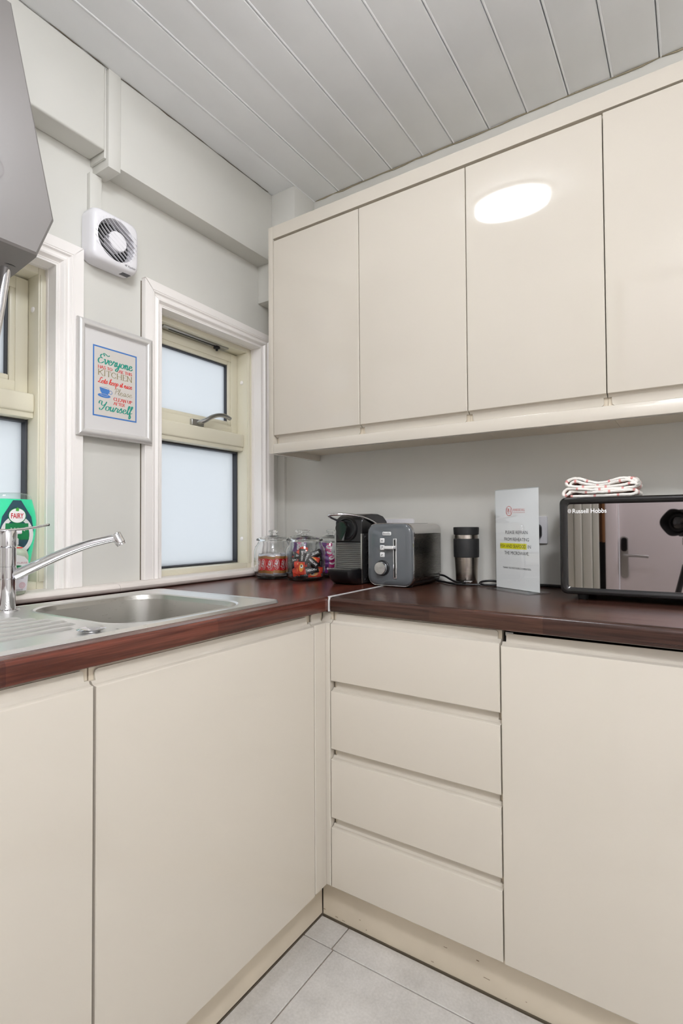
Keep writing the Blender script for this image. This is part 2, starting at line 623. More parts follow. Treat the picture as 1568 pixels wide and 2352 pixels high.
CURSIVE = {
    'e': (.8, [[(0, .45), (.55, .65), (.45, 1), (.1, .75), (.15, .15), (.5, 0), (.85, .4)]]),
    'v': (.9, [[(0, .8), (.15, 1), (.3, .2), (.42, 0), (.75, .7), (.7, 1), (.95, .85)]]),
    'r': (.85, [[(0, .3), (.25, 1.05), (.35, .85), (.65, .88), (.55, .3), (.65, 0), (.95, .4)]]),
    'y': (.92, [[(0, .7), (.12, 1), (.15, .3), (.35, .05), (.65, .5), (.75, 1)], [(.75, 1), (.6, -.3), (.3, -1), (.05, -.7), (.5, -.1), (1, .4)]]),
    'o': (.85, [[(.5, 1), (.15, .8), (.1, .2), (.4, 0), (.7, .35), (.6, .85), (.4, .95), (.9, .8)]]),
    'n': (.95, [[(0, .4), (.2, 1), (.15, 0)], [(.17, .4), (.45, .97), (.6, .7), (.58, .1), (.7, 0), (1, .4)]]),
    'u': (.95, [[(0, .6), (.15, 1), (.12, .25), (.3, 0), (.6, .5), (.65, 1)], [(.65, 1), (.62, .15), (.75, 0), (1, .4)]]),
    's': (.75, [[(0, .3), (.4, 1.1), (.45, .7), (.6, .25), (.3, 0), (.1, .15)], [(.3, 0), (.8, .4)]]),
    'l': (.5, [[(0, .3), (.45, 1.7), (.35, 2), (.2, 1.6), (.2, .2), (.35, 0), (.6, .4)]]),
    'f': (.6, [[(0, .3), (.5, 1.6), (.45, 2), (.25, 1.6), (.15, -.6), (.25, -1), (.45, -.6), (.2, .1), (.7, .4)]]),
    't': (.55, [[(0, .3), (.3, 1.6), (.25, .2), (.4, 0), (.65, .4)], [(.05, 1.1), (.55, 1.15)]]),
    'k': (.8, [[(0, .3), (.4, 1.7), (.3, 2), (.15, 1.5), (.12, 0)], [(.14, .5), (.5, 1), (.55, .75), (.2, .5), (.5, .1), (.65, 0), (.9, .4)]]),
    'p': (.85, [[(0, .3), (.2, 1), (.1, -1)], [(.15, .6), (.45, 1), (.7, .7), (.5, .1), (.2, .1)], [(.5, .1), (.9, .4)]]),
    'i': (.45, [[(0, .3), (.2, 1), (.17, .2), (.3, 0), (.5, .4)], [(.22, 1.38), (.28, 1.46)]]),
    'c': (.7, [[(.6, .85), (.4, 1), (.1, .6), (.15, .15), (.4, 0), (.75, .4)]]),
    'a': (.9, [[(.6, .9), (.35, 1), (.08, .5), (.2, .05), (.5, .3), (.62, .95), (.6, .2), (.72, 0), (.95, .4)]]),
    'E': (1.15, [[(1.05, 1.6), (.9, 2), (.4, 1.85), (.35, 1.35), (.75, 1.15), (.2, 1.05), (0, .5), (.3, 0), (.8, .1), (1.15, .5)],
                 [(.75, 2), (1.0, 2.25), (1.5, 1.95), (1.8, 1.8), (2.1, 2.05)]]),
    'Y': (1.35, [[(.1, 1.3), (.0, 1.6), (.15, 2), (.5, 1.9), (.5, 1.3), (.75, 1.0), (1.2, 1.4), (1.4, 2)], [(1.4, 2), (1.1, .9), (.7, .05), (.35, 0), (.3, .35)]]),
    'L': (1.05, [[(.95, 1.6), (.75, 2), (.45, 1.6), (.4, .6), (.1, .1), (.05, .35), (.4, .2), (.8, 0), (1.1, .3)]]),
    'P': (1.0, [[(.5, 1.9), (.3, 0)], [(.0, 1.5), (.4, 2), (1.0, 1.8), (.9, 1.2), (.4, .9)]]),
    ' ': (.5, []),
}
SERIF = {
    'A': (1.0, [[(.0, 0), (.45, 1)], [(.45, 1), (.9, 0)], [(.16, .34), (.74, .34)]]),
    'C': (.95, [[(.8, .75), (.5, 1), (.15, .8), (.05, .5), (.15, .2), (.5, 0), (.82, .25)]]),
    'E': (.8, [[(.1, 0), (.1, 1)], [(.1, 1), (.65, 1), (.65, .82)], [(.1, .52), (.5, .52)], [(.1, 0), (.68, 0), (.68, .2)]]),
    'F': (.75, [[(.1, 0), (.1, 1)], [(.1, 1), (.65, 1), (.65, .82)], [(.1, .52), (.5, .52)]]),
    'H': (1.0, [[(.1, 0), (.1, 1)], [(.8, 0), (.8, 1)], [(.1, .5), (.8, .5)]]),
    'I': (.4, [[(.15, 0), (.15, 1)]]),
    'K': (.95, [[(.1, 0), (.1, 1)], [(.75, 1), (.12, .42)], [(.3, .58), (.85, 0)]]),
    'L': (.8, [[(.1, 0), (.1, 1)], [(.1, 0), (.65, 0), (.65, .22)]]),
    'N': (1.0, [[(.1, 0), (.1, 1)], [(.1, 1), (.8, 0)], [(.8, 0), (.8, 1)]]),
    'O': (1.0, [[(.5, 1), (.15, .8), (.06, .5), (.15, .2), (.5, 0), (.82, .2), (.92, .5), (.82, .8), (.5, 1)]]),
    'P': (.8, [[(.1, 0), (.1, 1)], [(.1, 1), (.5, 1), (.7, .75), (.5, .48), (.1, .48)]]),
    'R': (.9, [[(.1, 0), (.1, 1)], [(.1, 1), (.5, 1), (.68, .77), (.5, .53), (.1, .52)], [(.4, .5), (.82, 0)]]),
    'S': (.75, [[(.6, .78), (.4, 1), (.1, .8), (.3, .55), (.6, .3), (.4, 0), (.05, .22)]]),
    'T': (.85, [[(.4, 0), (.4, 1)], [(.02, .8), (.02, 1), (.78, 1), (.78, .8)]]),
    'U': (.95, [[(.1, 1), (.1, .3), (.4, 0), (.75, .3), (.75, 1)]]),
    ' ': (.45, []),
}


def stroke_mb(s, fmap, x0, y0, width, height, table, pen=0.12, thin=0.35, serif=0.0, smooth=True, lift=0.0004, slant=0.0):
    """pen-stroke lettering: thick on the down strokes, thin on the cross strokes"""
    adv = sum(table[c][0] for c in s)
    sx, sy = width / adv, height
    mb = MB()
    cur = 0.0
    layer = 0
    for c in s:
        a, strokes = table[c]
        segs = []
        for st in strokes:
            straight = len(st) == 2 or (serif and c in 'ELFTNHI')
            pts = [Vector((p[0], p[1], 0)) for p in st]
            if smooth and not straight:
                pts = catmull(pts, 5)
            segs.append(pts)
            if serif and len(st) == 2 and abs(st[0][1] - st[1][1]) > 0.5:
                for p in st:
                    if p[1] in (0, 1):
                        segs.append([Vector((p[0] - serif, p[1], 0)), Vector((p[0] + serif, p[1], 0))])
        for pts in segs:
            layer += 1
            P2 = [Vector(((cur + p.x) * sx + slant * p.y * sy, p.y * sy, 0)) for p in pts]
            L, R = [], []
            for i, p in enumerate(P2):
                t = (P2[min(i + 1, len(P2) - 1)] - P2[max(i - 1, 0)])
                if t.length < 1e-9:
                    t = Vector((1, 0, 0))
                t.normalize()
                w = pen * height * (thin + (1 - thin) * abs(t.y) ** 1.3) * 0.5
                if len(pts) > 3 and i in (0, len(P2) - 1):
                    w *= 0.5
                n_ = Vector((-t.y, t.x, 0)) * w
                L.append(p + n_)
                R.append(p - n_)
            m = len(P2)
            z = lift + 0.00012 * (layer % 6)
            mb.add([fmap(x0 + q.x, y0 + q.y, z + 0.000004 * i_) for Q in (L, R) for i_, q in enumerate(Q)],
                   [(i, m + i, m + i + 1, i + 1) for i in range(m - 1)])
        cur += a
    return mb


def ring_mb(fmap, cx, cy, rx, ry, w, seg=40, lift=0.0004):
    mb = MB()
    vs = []
    for k_ in range(seg):
        a = 2 * PI * k_ / seg
        vs.append(fmap(cx + rx * math.cos(a), cy + ry * math.sin(a), lift))
    for k_ in range(seg):
        a = 2 * PI * k_ / seg
        vs.append(fmap(cx + (rx - w) * math.cos(a), cy + (ry - w) * math.sin(a), lift))
    mb.add(vs, [(i, (i + 1) % seg, seg + (i + 1) % seg, seg + i) for i in range(seg)])
    return mb


def poly_mb(fmap, pts, lift=0.0003):
    mb = MB()
    mb.add([fmap(p[0], p[1], lift) for p in pts], [tuple(range(len(pts)))])
    return mb


def ell(cx, cy, rx, ry, n=32):
    return [(cx + rx * math.cos(2 * PI * i / n), cy + ry * math.sin(2 * PI * i / n)) for i in range(n)]



# ================================================================== the room
YB, YF, XR, ZC = 0.0, -2.36, 3.00, 2.44     # back wall, wall behind the camera, right wall, ceiling

# floor: grout bed with one object per tile
fl = struct('floor', MB().box(-0.05, XR, YF, 0.02, -0.06, -0.004), M['grout'], smooth=0)
gx, gy = 0.669, -0.585


def tile(x0, x1, y0, y1, top=0.0):
    o = MB().box(x0 + 0.0016, x1 - 0.0016, y0 + 0.0016, y1 - 0.0016, -0.012, top, bev=0.0012, seg=1).build('tile', M['tile'], fl)
    return o


tile(0.572, 0.663, gy, -0.499)
for a, b in ((0.663, 1.263), (1.263, 1.863), (1.863, 2.463), (2.463, XR)):
    tile(a, b, gy, -0.499)
tile(0.572, gx, gy - 0.60, gy)
tile(0.572, gx, gy - 1.20, gy - 0.60)
tile(0.572, gx, YF, gy - 1.20)
for a, b in ((gx, gx + 0.6), (gx + 0.6, gx + 1.2), (gx + 1.2, gx + 1.8), (gx + 1.8, XR)):
    for c, d in ((gy - 0.6, gy), (gy - 1.2, gy - 0.6), (YF, gy - 1.2)):
        tile(a, b, c, d)

# ceiling: painted boards with a bead at every joint
ce = struct('ceiling', MB().box(-0.2, XR + 0.1, YF - 0.1, 0.1, ZC + 0.016, ZC + 0.06), M['ceiling'], smooth=0)
joints = [0.0, 0.187, 0.311, 0.427, 0.549, 0.677, 0.794, 0.920, 1.045, 1.171, 1.290, 1.415, 1.54, 1.66, 1.785, 1.91, 2.03, 2.15, 2.275, 2.40, 2.525, 2.65, 2.775, 2.90, XR]
for a, b in zip(joints, joints[1:]):
    prof = [(a + 0.0016, 0.016), (a + 0.0016, 0.003), (a + 0.0024, -0.0004), (a + 0.004, -0.0014), (a + 0.0062, -0.0012),
            (a + 0.0078, 0.0006), (a + 0.0090, 0.0), (b - 0.003, 0.0), (b - 0.0008, 0.002), (b - 0.0008, 0.016)]
    j0 = random.uniform(-0.0012, 0.0012)
    mb = MB().prism(prof, YF, 0.004, lambda q, p, z, j0=j0: (p, q, ZC + z + j0))
    mb.build('plank', M['ceiling'], ce)

# wall with the two windows (x = 0), with its beam, battens and boxing
W1 = (-1.46, -0.962, 0.912, 1.838)
W2 = (-0.617, -0.122, 0.912, 1.838)
TH = -0.19
mb = MB()
mb.box(TH, 0, YF, 0.0, -0.05, W1[2])
mb.box(TH, 0, YF, 0.0, W1[3], ZC + 0.02)
mb.box(TH, 0, YF, W1[0], W1[2], W1[3])
mb.box(TH, 0, W1[1], W2[0], W1[2], W1[3])
mb.box(TH, 0, W2[1], 0.0, W1[2], W1[3])
wl = struct('wall_left', mb, M['wall'], smooth=0)
MB().box(-0.001, 0.076, -0.8115, -0.131, 2.166, ZC - 0.0005, bev=0.003).build('beam', M['wall'], wl)
MB().box(-0.001, 0.077, YF, -0.861, 2.192, ZC - 0.0005, bev=0.006, seg=3).build('beam', M['wall'], wl)
MB().box(-0.001, 0.080, -0.853, -0.8135, 2.150, ZC - 0.0005, bev=0.0015).build('batten', M['wall'], wl)
MB().box(-0.001, 0.070, -0.8605, -0.8545, 2.175, ZC - 0.0005).build('batten_edge', M['wall'], wl)
MB().box(-0.001, 0.016, -0.870, -0.833, 2.0, 2.149, bev=0.001).build('batten', M['wall'], wl)
MB().box(-0.001, 0.0012, -0.6865, -0.6835, 0.935, 1.90).build('wall_seam', M['crack'], wl)
rr = random.Random(21)
pts = [(0.0768 + rr.uniform(0, 0.0016), YF + i * 0.035, ZC - rr.uniform(0.0002, 0.003)) for i in range(64)]
MB().tube(pts, [rr.choice([0.0004, 0.0007, 0.001, 0.0015]) for _ in pts], seg=5).build('crack', M['crack'], wl)

# wall behind the worktop (y = 0)
wb = struct('wall_back', MB().box(-0.2, XR + 0.1, 0.0, 0.12, -0.05, ZC + 0.02), M['wall'], smooth=0)
MB().box(0.0005, 0.192, -0.131, 0.001, 2.015, ZC - 0.0005, bev=0.002).build('corner_boxing', M['wall'], wb)
MB().box(0.0005, 0.040, -0.016, 0.001, 0.915, 2.014, bev=0.004).build('corner_boxing', M['wall'], wb)
pts = []
rr = random.Random(3)
for i in range(46):
    x = 0.2 + i * 0.045
    pts.append((x, -0.0015 - rr.uniform(0, 0.002), ZC - rr.uniform(0.0, 0.005)))
MB().tube(pts, [rr.uniform(0.001, 0.0035) for _ in pts], seg=5).build('crack', mat('plaster_crack', (150, 142, 122), 0.9), wb)

# right wall and the wall behind the camera with its door
struct('wall_right', MB().box(XR, XR + 0.1, YF - 0.1, 0.1, -0.05, ZC + 0.02), M['wall_bounce'], smooth=0)
DX = 0.066
OPX0, OPX1 = 1.040 + DX, 1.085 + DX        # narrow opening seen beside the door
mb = MB()
mb.box(TH, OPX0, YF - 0.1, YF, -0.05, ZC + 0.02)
mb.box(OPX1, 1.155 + DX, YF - 0.1, YF, -0.05, ZC + 0.02)
mb.box(1.155 + DX, 1.955 + DX, YF - 0.1, YF, 2.03, ZC + 0.02)
mb.box(1.955 + DX, XR, YF - 0.1, YF, -0.05, ZC + 0.02)
mb.box(OPX0, OPX1, YF - 0.1, YF, 2.03, ZC + 0.02)
wf = struct('wall_front', mb, M['wall_bounce'], smooth=0)
MB().box(OPX0 - 0.002, OPX1 + 0.002, YF - 0.14, YF - 0.1, 0.99, 2.05).build('wood_panel', M['wood_brown'], wf)
MB().box(OPX0 + 0.026, OPX1 + 0.001, YF - 0.1, YF - 0.05, 0.99, 2.03).build('wood_rail', mat('light_brown_wood', (186, 132, 84), 0.45), wf)
MB().box(OPX0 - 0.002, OPX1 + 0.002, YF - 0.14, YF - 0.06, -0.05, 0.989).build('dark_panel', M['void'], wf)
for x0, x1, d in ((0.94, 0.98, 0.03), (0.982, 1.025, 0.045), (1.027, 1.08, 0.038), (1.082, 1.118, 0.02)):
    MB().box(x0, x1, YF - 0.001, YF + d, 0, 2.1, bev=0.008, seg=3).build('moulding', mat('door_lining', (212, 214, 204), 0.4), wf)
d1 = Thing('door_1', loc=(1.62, YF, 0), kind='structure')
d1.part('door_leaf', MB().box(1.160 + DX, 1.95 + DX, YF - 0.05, YF - 0.006, 0.005, 2.022, bev=0.002), M['door_white'])
mb = MB()
mb.box(1.088 + DX, 1.153 + DX, YF, YF + 0.022, 0, 2.10, bev=0.006)
mb.box(1.957 + DX, 2.02 + DX, YF, YF + 0.022, 0, 2.10, bev=0.006)
mb.box(1.088 + DX, 2.02 + DX, YF, YF + 0.0225, 2.035, 2.10, bev=0.006)
d1.part('architrave', mb, M['door_white'])
HX, HZ = 1.186 + DX, 0.905
pl = d1.part('lock_plate', loft(MB(), [[(HX + a, YF - 0.007 + d, HZ + b) for a, b in rrect(0.042 - 2 * s_, 0.25 - 2 * s_, 0.019 - s_, 6)] for d, s_ in ((0, 0), (0.012, 0), (0.016, 0.003))]), M['satin'])
d1.part('keypad', loft(MB(), [[(HX + a, YF + 0.008 + d, HZ + 0.075 + b) for a, b in rrect(0.034 - 2 * s_, 0.082 - 2 * s_, 0.016 - s_, 6)] for d, s_ in ((0, 0), (0.006, 0), (0.009, 0.002))]), M['black_gloss'], parent=pl)
d1.part('handle', MB().tube(catmull([(HX, YF + 0.006, HZ + 0.012), (HX, YF + 0.045, HZ + 0.012), (HX + 0.012, YF + 0.058, HZ + 0.012), (HX + 0.06, YF + 0.06, HZ + 0.012), (HX + 0.125, YF + 0.058, HZ + 0.008)], 6), 0.0085, seg=12), M['satin'], parent=pl)

# ------------------------------------------------------------------ window sill (worn, rounded board along the whole wall)
prof = [(-0.105, 0.913), (-0.105, 0.935), (0.036, 0.937), (0.043, 0.935), (0.049, 0.930), (0.051, 0.9245), (0.049, 0.918), (0.044, 0.913), (0.036, 0.9115)]
nprof = [(0.0005, 0.9115), (0.0005, 0.937)] + prof[2:]
ts = Thing('trim_1', loc=(0.02, -0.75, 0.912), kind='structure')
f_ = lambda q, p, z: (p, q, z)
mb = MB().prism(nprof, -2.2, -0.7895, f_)
mb.prism([(-0.105, 0.9125), (-0.105, 0.9352), (0.0006, 0.9368), (0.0006, 0.9125)], W1[0] + 0.001, W1[1] - 0.001, f_)
ts.part('sill_board', mb, M['sill'])
mb = MB().prism(nprof, -0.7885, -0.062, f_)
mb.prism([(-0.105, 0.9125), (-0.105, 0.9352), (0.0006, 0.9368), (0.0006, 0.9125)], W2[0] + 0.001, W2[1] - 0.001, f_)
ts.part('sill_board', mb, M['sill'])


# ------------------------------------------------------------------ windows
def architrave_leg(fm, a_in, a_out, z0, z1, mitre):
    """moulded board between an inner edge and an outer edge; profile height h over the wall; fm(a, z, h)"""
    w = a_out - a_in
    prof = [(0.0, 0.0), (0.0, 0.010), (0.03, 0.013), (0.06, 0.013), (0.09, 0.010), (0.14, 0.016), (0.20, 0.020), (0.26, 0.0205),
            (0.33, 0.017), (0.38, 0.0155), (0.44, 0.0165), (0.50, 0.0215), (0.55, 0.0215), (0.56, 0.0195), (0.58, 0.0215), (0.985, 0.0215), (1.0, 0.020), (1.0, 0.0)]
    mb = MB()
    vs0 = [fm(a_in + t * w, z0 + mitre[0] * t * abs(w), h) for t, h in prof]
    vs1 = [fm(a_in + t * w, z1 + mitre[1] * t * abs(w), h) for t, h in prof]
    n = len(prof)
    mb.add(vs0 + vs1, [(i, (i + 1) % n, n + (i + 1) % n, n + i) for i in range(n)] + [tuple(range(n - 1, -1, -1)), tuple(range(n, 2 * n))])
    return mb


def frame_rect(mb, x0, x1, ya, yb, za, zb, w, bev=0.002, wl_=None):
    """four bars around the rectangle ya..yb x za..zb, bar width w inwards"""
    mb.box(x0, x1, ya, ya + w, za, zb, bev)
    mb.box(x0, x1, yb - w, yb, za, zb, bev)
    mb.box(x0, x1, ya + w, yb - w, za, za + w, bev)
    mb.box(x0, x1, ya + w, yb - w, zb - w, zb, bev)
    return mb


def window(idx, ya, yb, yo_a, yo_b, fw_r, open_handle, ztop_r):
    zs, zt = 0.9365, 1.838
    w = Thing('window_%d' % idx, loc=(0, (ya + yb) / 2, zs), kind='structure')
    # architrave: two legs and a head
    leg = lambda sgn: (lambda a, z, h: (h, a, z))
    w.part('architrave', architrave_leg(leg(1), ya, yo_a, zs + 0.001, zt, (0, 1.0)), M['trim'], smooth=25)
    w.part('architrave', architrave_leg(leg(1), yb, yo_b, zs + 0.001, zt, (0, 1.0)), M['trim'], smooth=25)
    wl2, wr2 = abs(yo_a - ya), abs(yo_b - yb)
    prof = [(0.0, 0.0), (0.0, 0.010), (0.03, 0.013), (0.06, 0.013), (0.09, 0.010), (0.14, 0.016), (0.20, 0.020), (0.26, 0.0205),
            (0.33, 0.017), (0.38, 0.0155), (0.44, 0.0165), (0.50, 0.0215), (0.55, 0.0215), (0.56, 0.0195), (0.58, 0.0215), (0.985, 0.0215), (1.0, 0.020), (1.0, 0.0)]
    n = len(prof)
    hh = 0.071
    v0 = [(h, ya - t * wl2, zt + t * hh) for t, h in prof]
    v1 = [(h, yb + t * wr2, zt + t * hh * ztop_r) for t, h in prof]
    mb = MB().add(v0 + v1, [(i, (i + 1) % n, n + (i + 1) % n, n + i) for i in range(n)] + [tuple(range(n - 1, -1, -1)), tuple(range(n, 2 * n))])
    w.part('architrave', mb, M['trim'], smooth=25)
    # reveal lining
    mb = MB()
    mb.box(-0.045, 0.012, ya - 0.0015, ya + 0.004, zs, zt - 0.004)
    mb.box(-0.045, 0.012, yb - 0.004, yb + 0.0015, zs, zt - 0.004)
    mb.box(-0.045, 0.012, ya - 0.0015, yb + 0.0015, zt - 0.004, zt + 0.0015)
    mb.box(-0.030, -0.0275, ya + 0.004, yb - 0.0055, zt - 0.0055, zt - 0.004)
    mb.box(-0.030, -0.0275, yb - 0.0055, yb - 0.004, zs, zt - 0.004)
    w.part('reveal_lining', mb, M['trim'], smooth=0)
    # outer frame with a rounded front lip
    F = fw_r
    mb = MB()
    za, zb = zs - 0.001, zt - 0.001
    mb.box(-0.15, -0.045, ya, ya + F, za, zb, 0.002)
    mb.box(-0.15, -0.045, yb - F, yb, za, zb, 0.002)
    mb.box(-0.15, -0.045, ya + F, yb - F, zb - 0.021, zb, 0.002)
    mb.box(-0.15, -0.045, ya + F, yb - F, za, za + 0.021, 0.002)
    mb.box(-0.050, -0.041, yb - F + 0.004, yb - F + 0.016, za + 0.02, zb - 0.02, 0.003)
    mb.box(-0.050, -0.041, yb - 0.010, yb - 0.001, za + 0.02, zb - 0.02, 0.003)
    w.part('window_frame', mb, M['pvc'])
    yi_a, yi_b = ya + F, yb - F
    # transom
    mb = MB().box(-0.15, -0.066, yi_a + 0.0003, yi_b - 0.0003, 1.412, 1.481, 0.004)
    mb.box(-0.075, -0.060, yi_a + 0.0003, yi_b - 0.0003, 1.427, 1.4805, 0.006, 3)
    w.part('transom', mb, M['pvc'])
    # opening sash
    sa, sb = 1.4825, 1.812
    sash = w.part('sash', frame_rect(MB(), -0.145, -0.099, yi_a + 0.001, yi_b - 0.001, sa, sb, 0.034, 0.0015), M['pvc'])
    w.part('sash_bead', frame_rect(MB(), -0.125, -0.1005, yi_a + 0.033, yi_b - 0.033, sa + 0.032, sb - 0.032, 0.0175, 0.005), M['pvc'], parent=sash)
    w.part('gasket', frame_rect(MB(), -0.135, -0.1085, yi_a + 0.050, yi_b - 0.050, sa + 0.040, sb - 0.049, 0.006, 0.001), M['gasket'], parent=sash)
    w.part('pane', MB().box(-0.126, -0.120, yi_a + 0.048, yi_b - 0.048, sa + 0.038, sb - 0.046), M['frost'], parent=sash, smooth=0)
    # fixed lower pane
    w.part('gasket', frame_rect(MB(), -0.135, -0.098, yi_a + 0.0005, yi_b - 0.0005, za + 0.0215, 1.4115, 0.007, 0.001), M['gasket'])
    w.part('pane', MB().box(-0.126, -0.120, yi_a + 0.003, yi_b - 0.003, za + 0.021, 1.4115), M['frost'], smooth=0)
    # screw caps on the side of the frame
    for z in ((1.697, 1.054) if idx == 2 else (1.722, 1.10)):
        w.part('screw_cap', MB().lathe([(0.0082, 0), (0.0078, -0.0025), (0.005, -0.004), (0, -0.0045)],
               (-0.074, yi_b + 0.0003, z), 18, 'y'), M['trim'])
    # trickle vent under the head of the frame
    v = w.part('trickle_vent', MB().box(-0.091, -0.063, ya + 0.07, yi_b - 0.085, 1.810, 1.8172, 0.001), M['satin'])
    w.part('vent_slot', MB().box(-0.076, -0.0735, ya + 0.10, yi_b - 0.12, 1.8085, 1.8105), M['void'], parent=v, smooth=0)
    w.part('vent_catch', MB().box(-0.084, -0.064, yi_b - 0.147, yi_b - 0.130, 1.800, 1.8105, 0.002).box(-0.078, -0.070, yi_b - 0.142, yi_b - 0.134, 1.792, 1.8015, 0.002), M['black'], parent=v)
    if open_handle:
        hb = w.part('handle', MB().box(-0.0995, -0.086, -0.400, -0.340, 1.487, 1.511, 0.003, 3), M['satin'], parent=sash)
        c = catmull([(-0.090, -0.366, 1.499), (-0.076, -0.364, 1.501), (-0.066, -0.350, 1.509), (-0.060, -0.325, 1.525), (-0.057, -0.295, 1.536), (-0.057, -0.262, 1.539), (-0.061, -0.228, 1.533)], 5)
        n2 = len(c)
        w.part('handle_lever', MB().tube(c, [0.0105 - 0.0035 * max(0, i / n2 - 0.25) for i in range(n2)], 12, flat=0.8), M['satin'], parent=sash)
    return w


window(2, W2[0], W2[1], -0.6835, -0.0575, 0.027, True, 0.75)
window(1, W1[0], W1[1], -1.525, -0.890, 0.022, False, 1.0)

# ================================================================== kitchen units
FX, FY, UY = 0.6234, -0.5472, -0.291
T = 0.022
left_map = lambda u, d, z: (FX - d, u, z)
back_map = lambda u, d, z: (u, FY + d, z)
up_map = lambda u, d, z: (u, UY + d, z)


def j_door(u0, u1, z0, z1, fm, lip=0.026, down=False, r=0.0025, ina=0.008, inb=0.008):
    """slab with a grooved grip along one edge; returns (door, grip lip)"""
    s = -1 if down else 1
    za, zb = (z0, z1) if not down else (z1, z0)     # za = plain end, zb = grip end
    Z = lambda t: za + s * t
    H = abs(zb - za)
    prof = [(T, Z(0)), (r, Z(0)), (0, Z(r)), (0, Z(H - 0.0022)), (0.0006, Z(H - 0.0006)), (0.002, Z(H)), (0.007, Z(H + 0.0002)), (0.0125, Z(H + 0.0020)),
            (0.0165, Z(H + 0.0070)), (T, Z(H + 0.0070))]
    b = MB()
    e = 0.0018                                       # softened vertical edges
    n = len(prof)
    rows = [(u0, 1), (u0 + e, 0), (u1 - e, 0), (u1, 1)]
    vs = []
    for u, inset in rows:
        for d, z in prof:
            dd = max(d, e) if inset else d
            vs.append(fm(u, dd, z))
    fs = []
    for k_ in range(3):
        for i in range(n):
            j = (i + 1) % n
            fs.append((k_ * n + i, k_ * n + j, (k_ + 1) * n + j, (k_ + 1) * n + i))
    fs += [tuple(range(n - 1, -1, -1)), tuple(range(3 * n, 4 * n))]
    b.add(vs, fs)
    p2 = [(0.0158, Z(H + 0.006)), (0.0176, Z(H + 0.0105)), (0.0184, Z(H + 0.016)), (0.0186, Z(H + lip)), (T, Z(H + lip)), (T, Z(H + 0.006))]
    L = MB()
    c = 0.006
    q = [(u0 + ina, 0.35 if ina else 0)] + ([(u0 + ina + 0.0015, 0.12), (u0 + ina + 0.0055, 0.0)] if ina else []) + ([(u1 - inb - 0.0055, 0.0), (u1 - inb - 0.0015, 0.12)] if inb else []) + [(u1 - inb, 0.35 if inb else 0)]
    m_ = len(p2)
    vs = []
    for u, k2 in q:
        for d, z in p2:
            zz = z
            t = (z - Z(H)) * s / lip
            if t > 0.95:
                zz = z - s * k2 * lip * 0.6
            vs.append(fm(u, d, zz))
    fs = []
    for k_ in range(len(q) - 1):
        for i in range(m_):
            j = (i + 1) % m_
            fs.append((k_ * m_ + i, k_ * m_ + j, (k_ + 1) * m_ + j, (k_ + 1) * m_ + i))
    fs += [tuple(range(m_ - 1, -1, -1)), tuple(range((len(q) - 1) * m_, len(q) * m_))]
    L.add(vs, fs)
    return b, L


def add_door(th, u0, u1, z0, z1, fm, name='door', **kw):
    b, L = j_door(u0, u1, z0, z1, fm, **kw)
    d = th.part(name, b, M['cream'], smooth=28)
    th.part('grip', L, M['cream'], parent=d, smooth=40)
    return d


def open_carcass(fm, u0, u1, d0, d1, z0, z1, t=0.018):
    mb = MB()

    def bx(ua, ub, da, db, za, zb):
        p, q = Vector(fm(ua, da, za)), Vector(fm(ub, db, zb))
        mb.box(min(p.x, q.x), max(p.x, q.x), min(p.y, q.y), max(p.y, q.y), min(p.z, q.z), max(p.z, q.z))
    bx(u0, u0 + t, d0, d1, z0, z1)
    bx(u1 - t, u1, d0, d1, z0, z1)
    bx(u0 + t, u1 - t, d0, d1, z0, z0 + t)
    bx(u0 + t, u1 - t, d1 - 0.006, d1, z0 + t, z1)
    bx(u0 + t, u1 - t, d0, d0 + 0.02, z1 - 0.02, z1)
    return mb


BZ0, BZT, WT = 0.129, 0.8375, 0.868
t = Thing('base_cabinet', 'cream gloss base cabinet with wide door under the sink bowl', 'cabinet', (0.33, -0.911, 0.13), group=None)
t.part('carcass', open_carcass(left_map, -1.2235, -0.6005, T + 0.001, 0.585, BZ0 + 0.003, WT), M['cream_matt'], smooth=0)
add_door(t, -1.2225, -0.6005, BZ0 - 0.002, 0.8365, left_map)
t = Thing('base_cabinet', 'cream gloss base cabinet under the ridged draining board, nearest the camera', 'cabinet', (0.33, -1.54, 0.13))
t.part('carcass', open_carcass(left_map, -1.85, -1.2265, T + 0.001, 0.585, BZ0 + 0.003, WT), M['cream_matt'], smooth=0)
add_door(t, -1.849, -1.2275, BZ0 - 0.002, 0.8385, left_map)
t = Thing('base_cabinet', 'cream base cabinet at the end of the sink run behind the camera', 'cabinet', (0.33, -2.1, 0.13))
t.part('carcass', open_carcass(left_map, -2.34, -1.8535, T + 0.001, 0.585, BZ0 + 0.003, WT), M['cream_matt'], smooth=0)
add_door(t, -2.338, -1.8535, BZ0 - 0.002, 0.8385, left_map)

t = Thing('corner_post', 'narrow cream corner post between sink cabinet and drawers', 'corner post', (FX, FY, BZ0))
b, L = j_door(-0.5975, -0.5482, BZ0, 0.8395, left_map, inb=0.0)
t.part('post_panel', b, M['cream'], smooth=28)
t.part('grip', L, M['cream'], smooth=40)
b, L = j_door(0.6012, 0.6362, BZ0, 0.8395, back_map, ina=0.0)
t.part('post_panel', b, M['cream'], smooth=28)
t.part('grip', L, M['cream'], smooth=40)
t.part('post_core', MB().box(0.585, 0.598, -0.597, -0.528, BZ0 + 0.002, WT).box(0.598, 0.634, -0.5245, -0.51, BZ0 + 0.002, WT), M['cream_matt'], smooth=0)

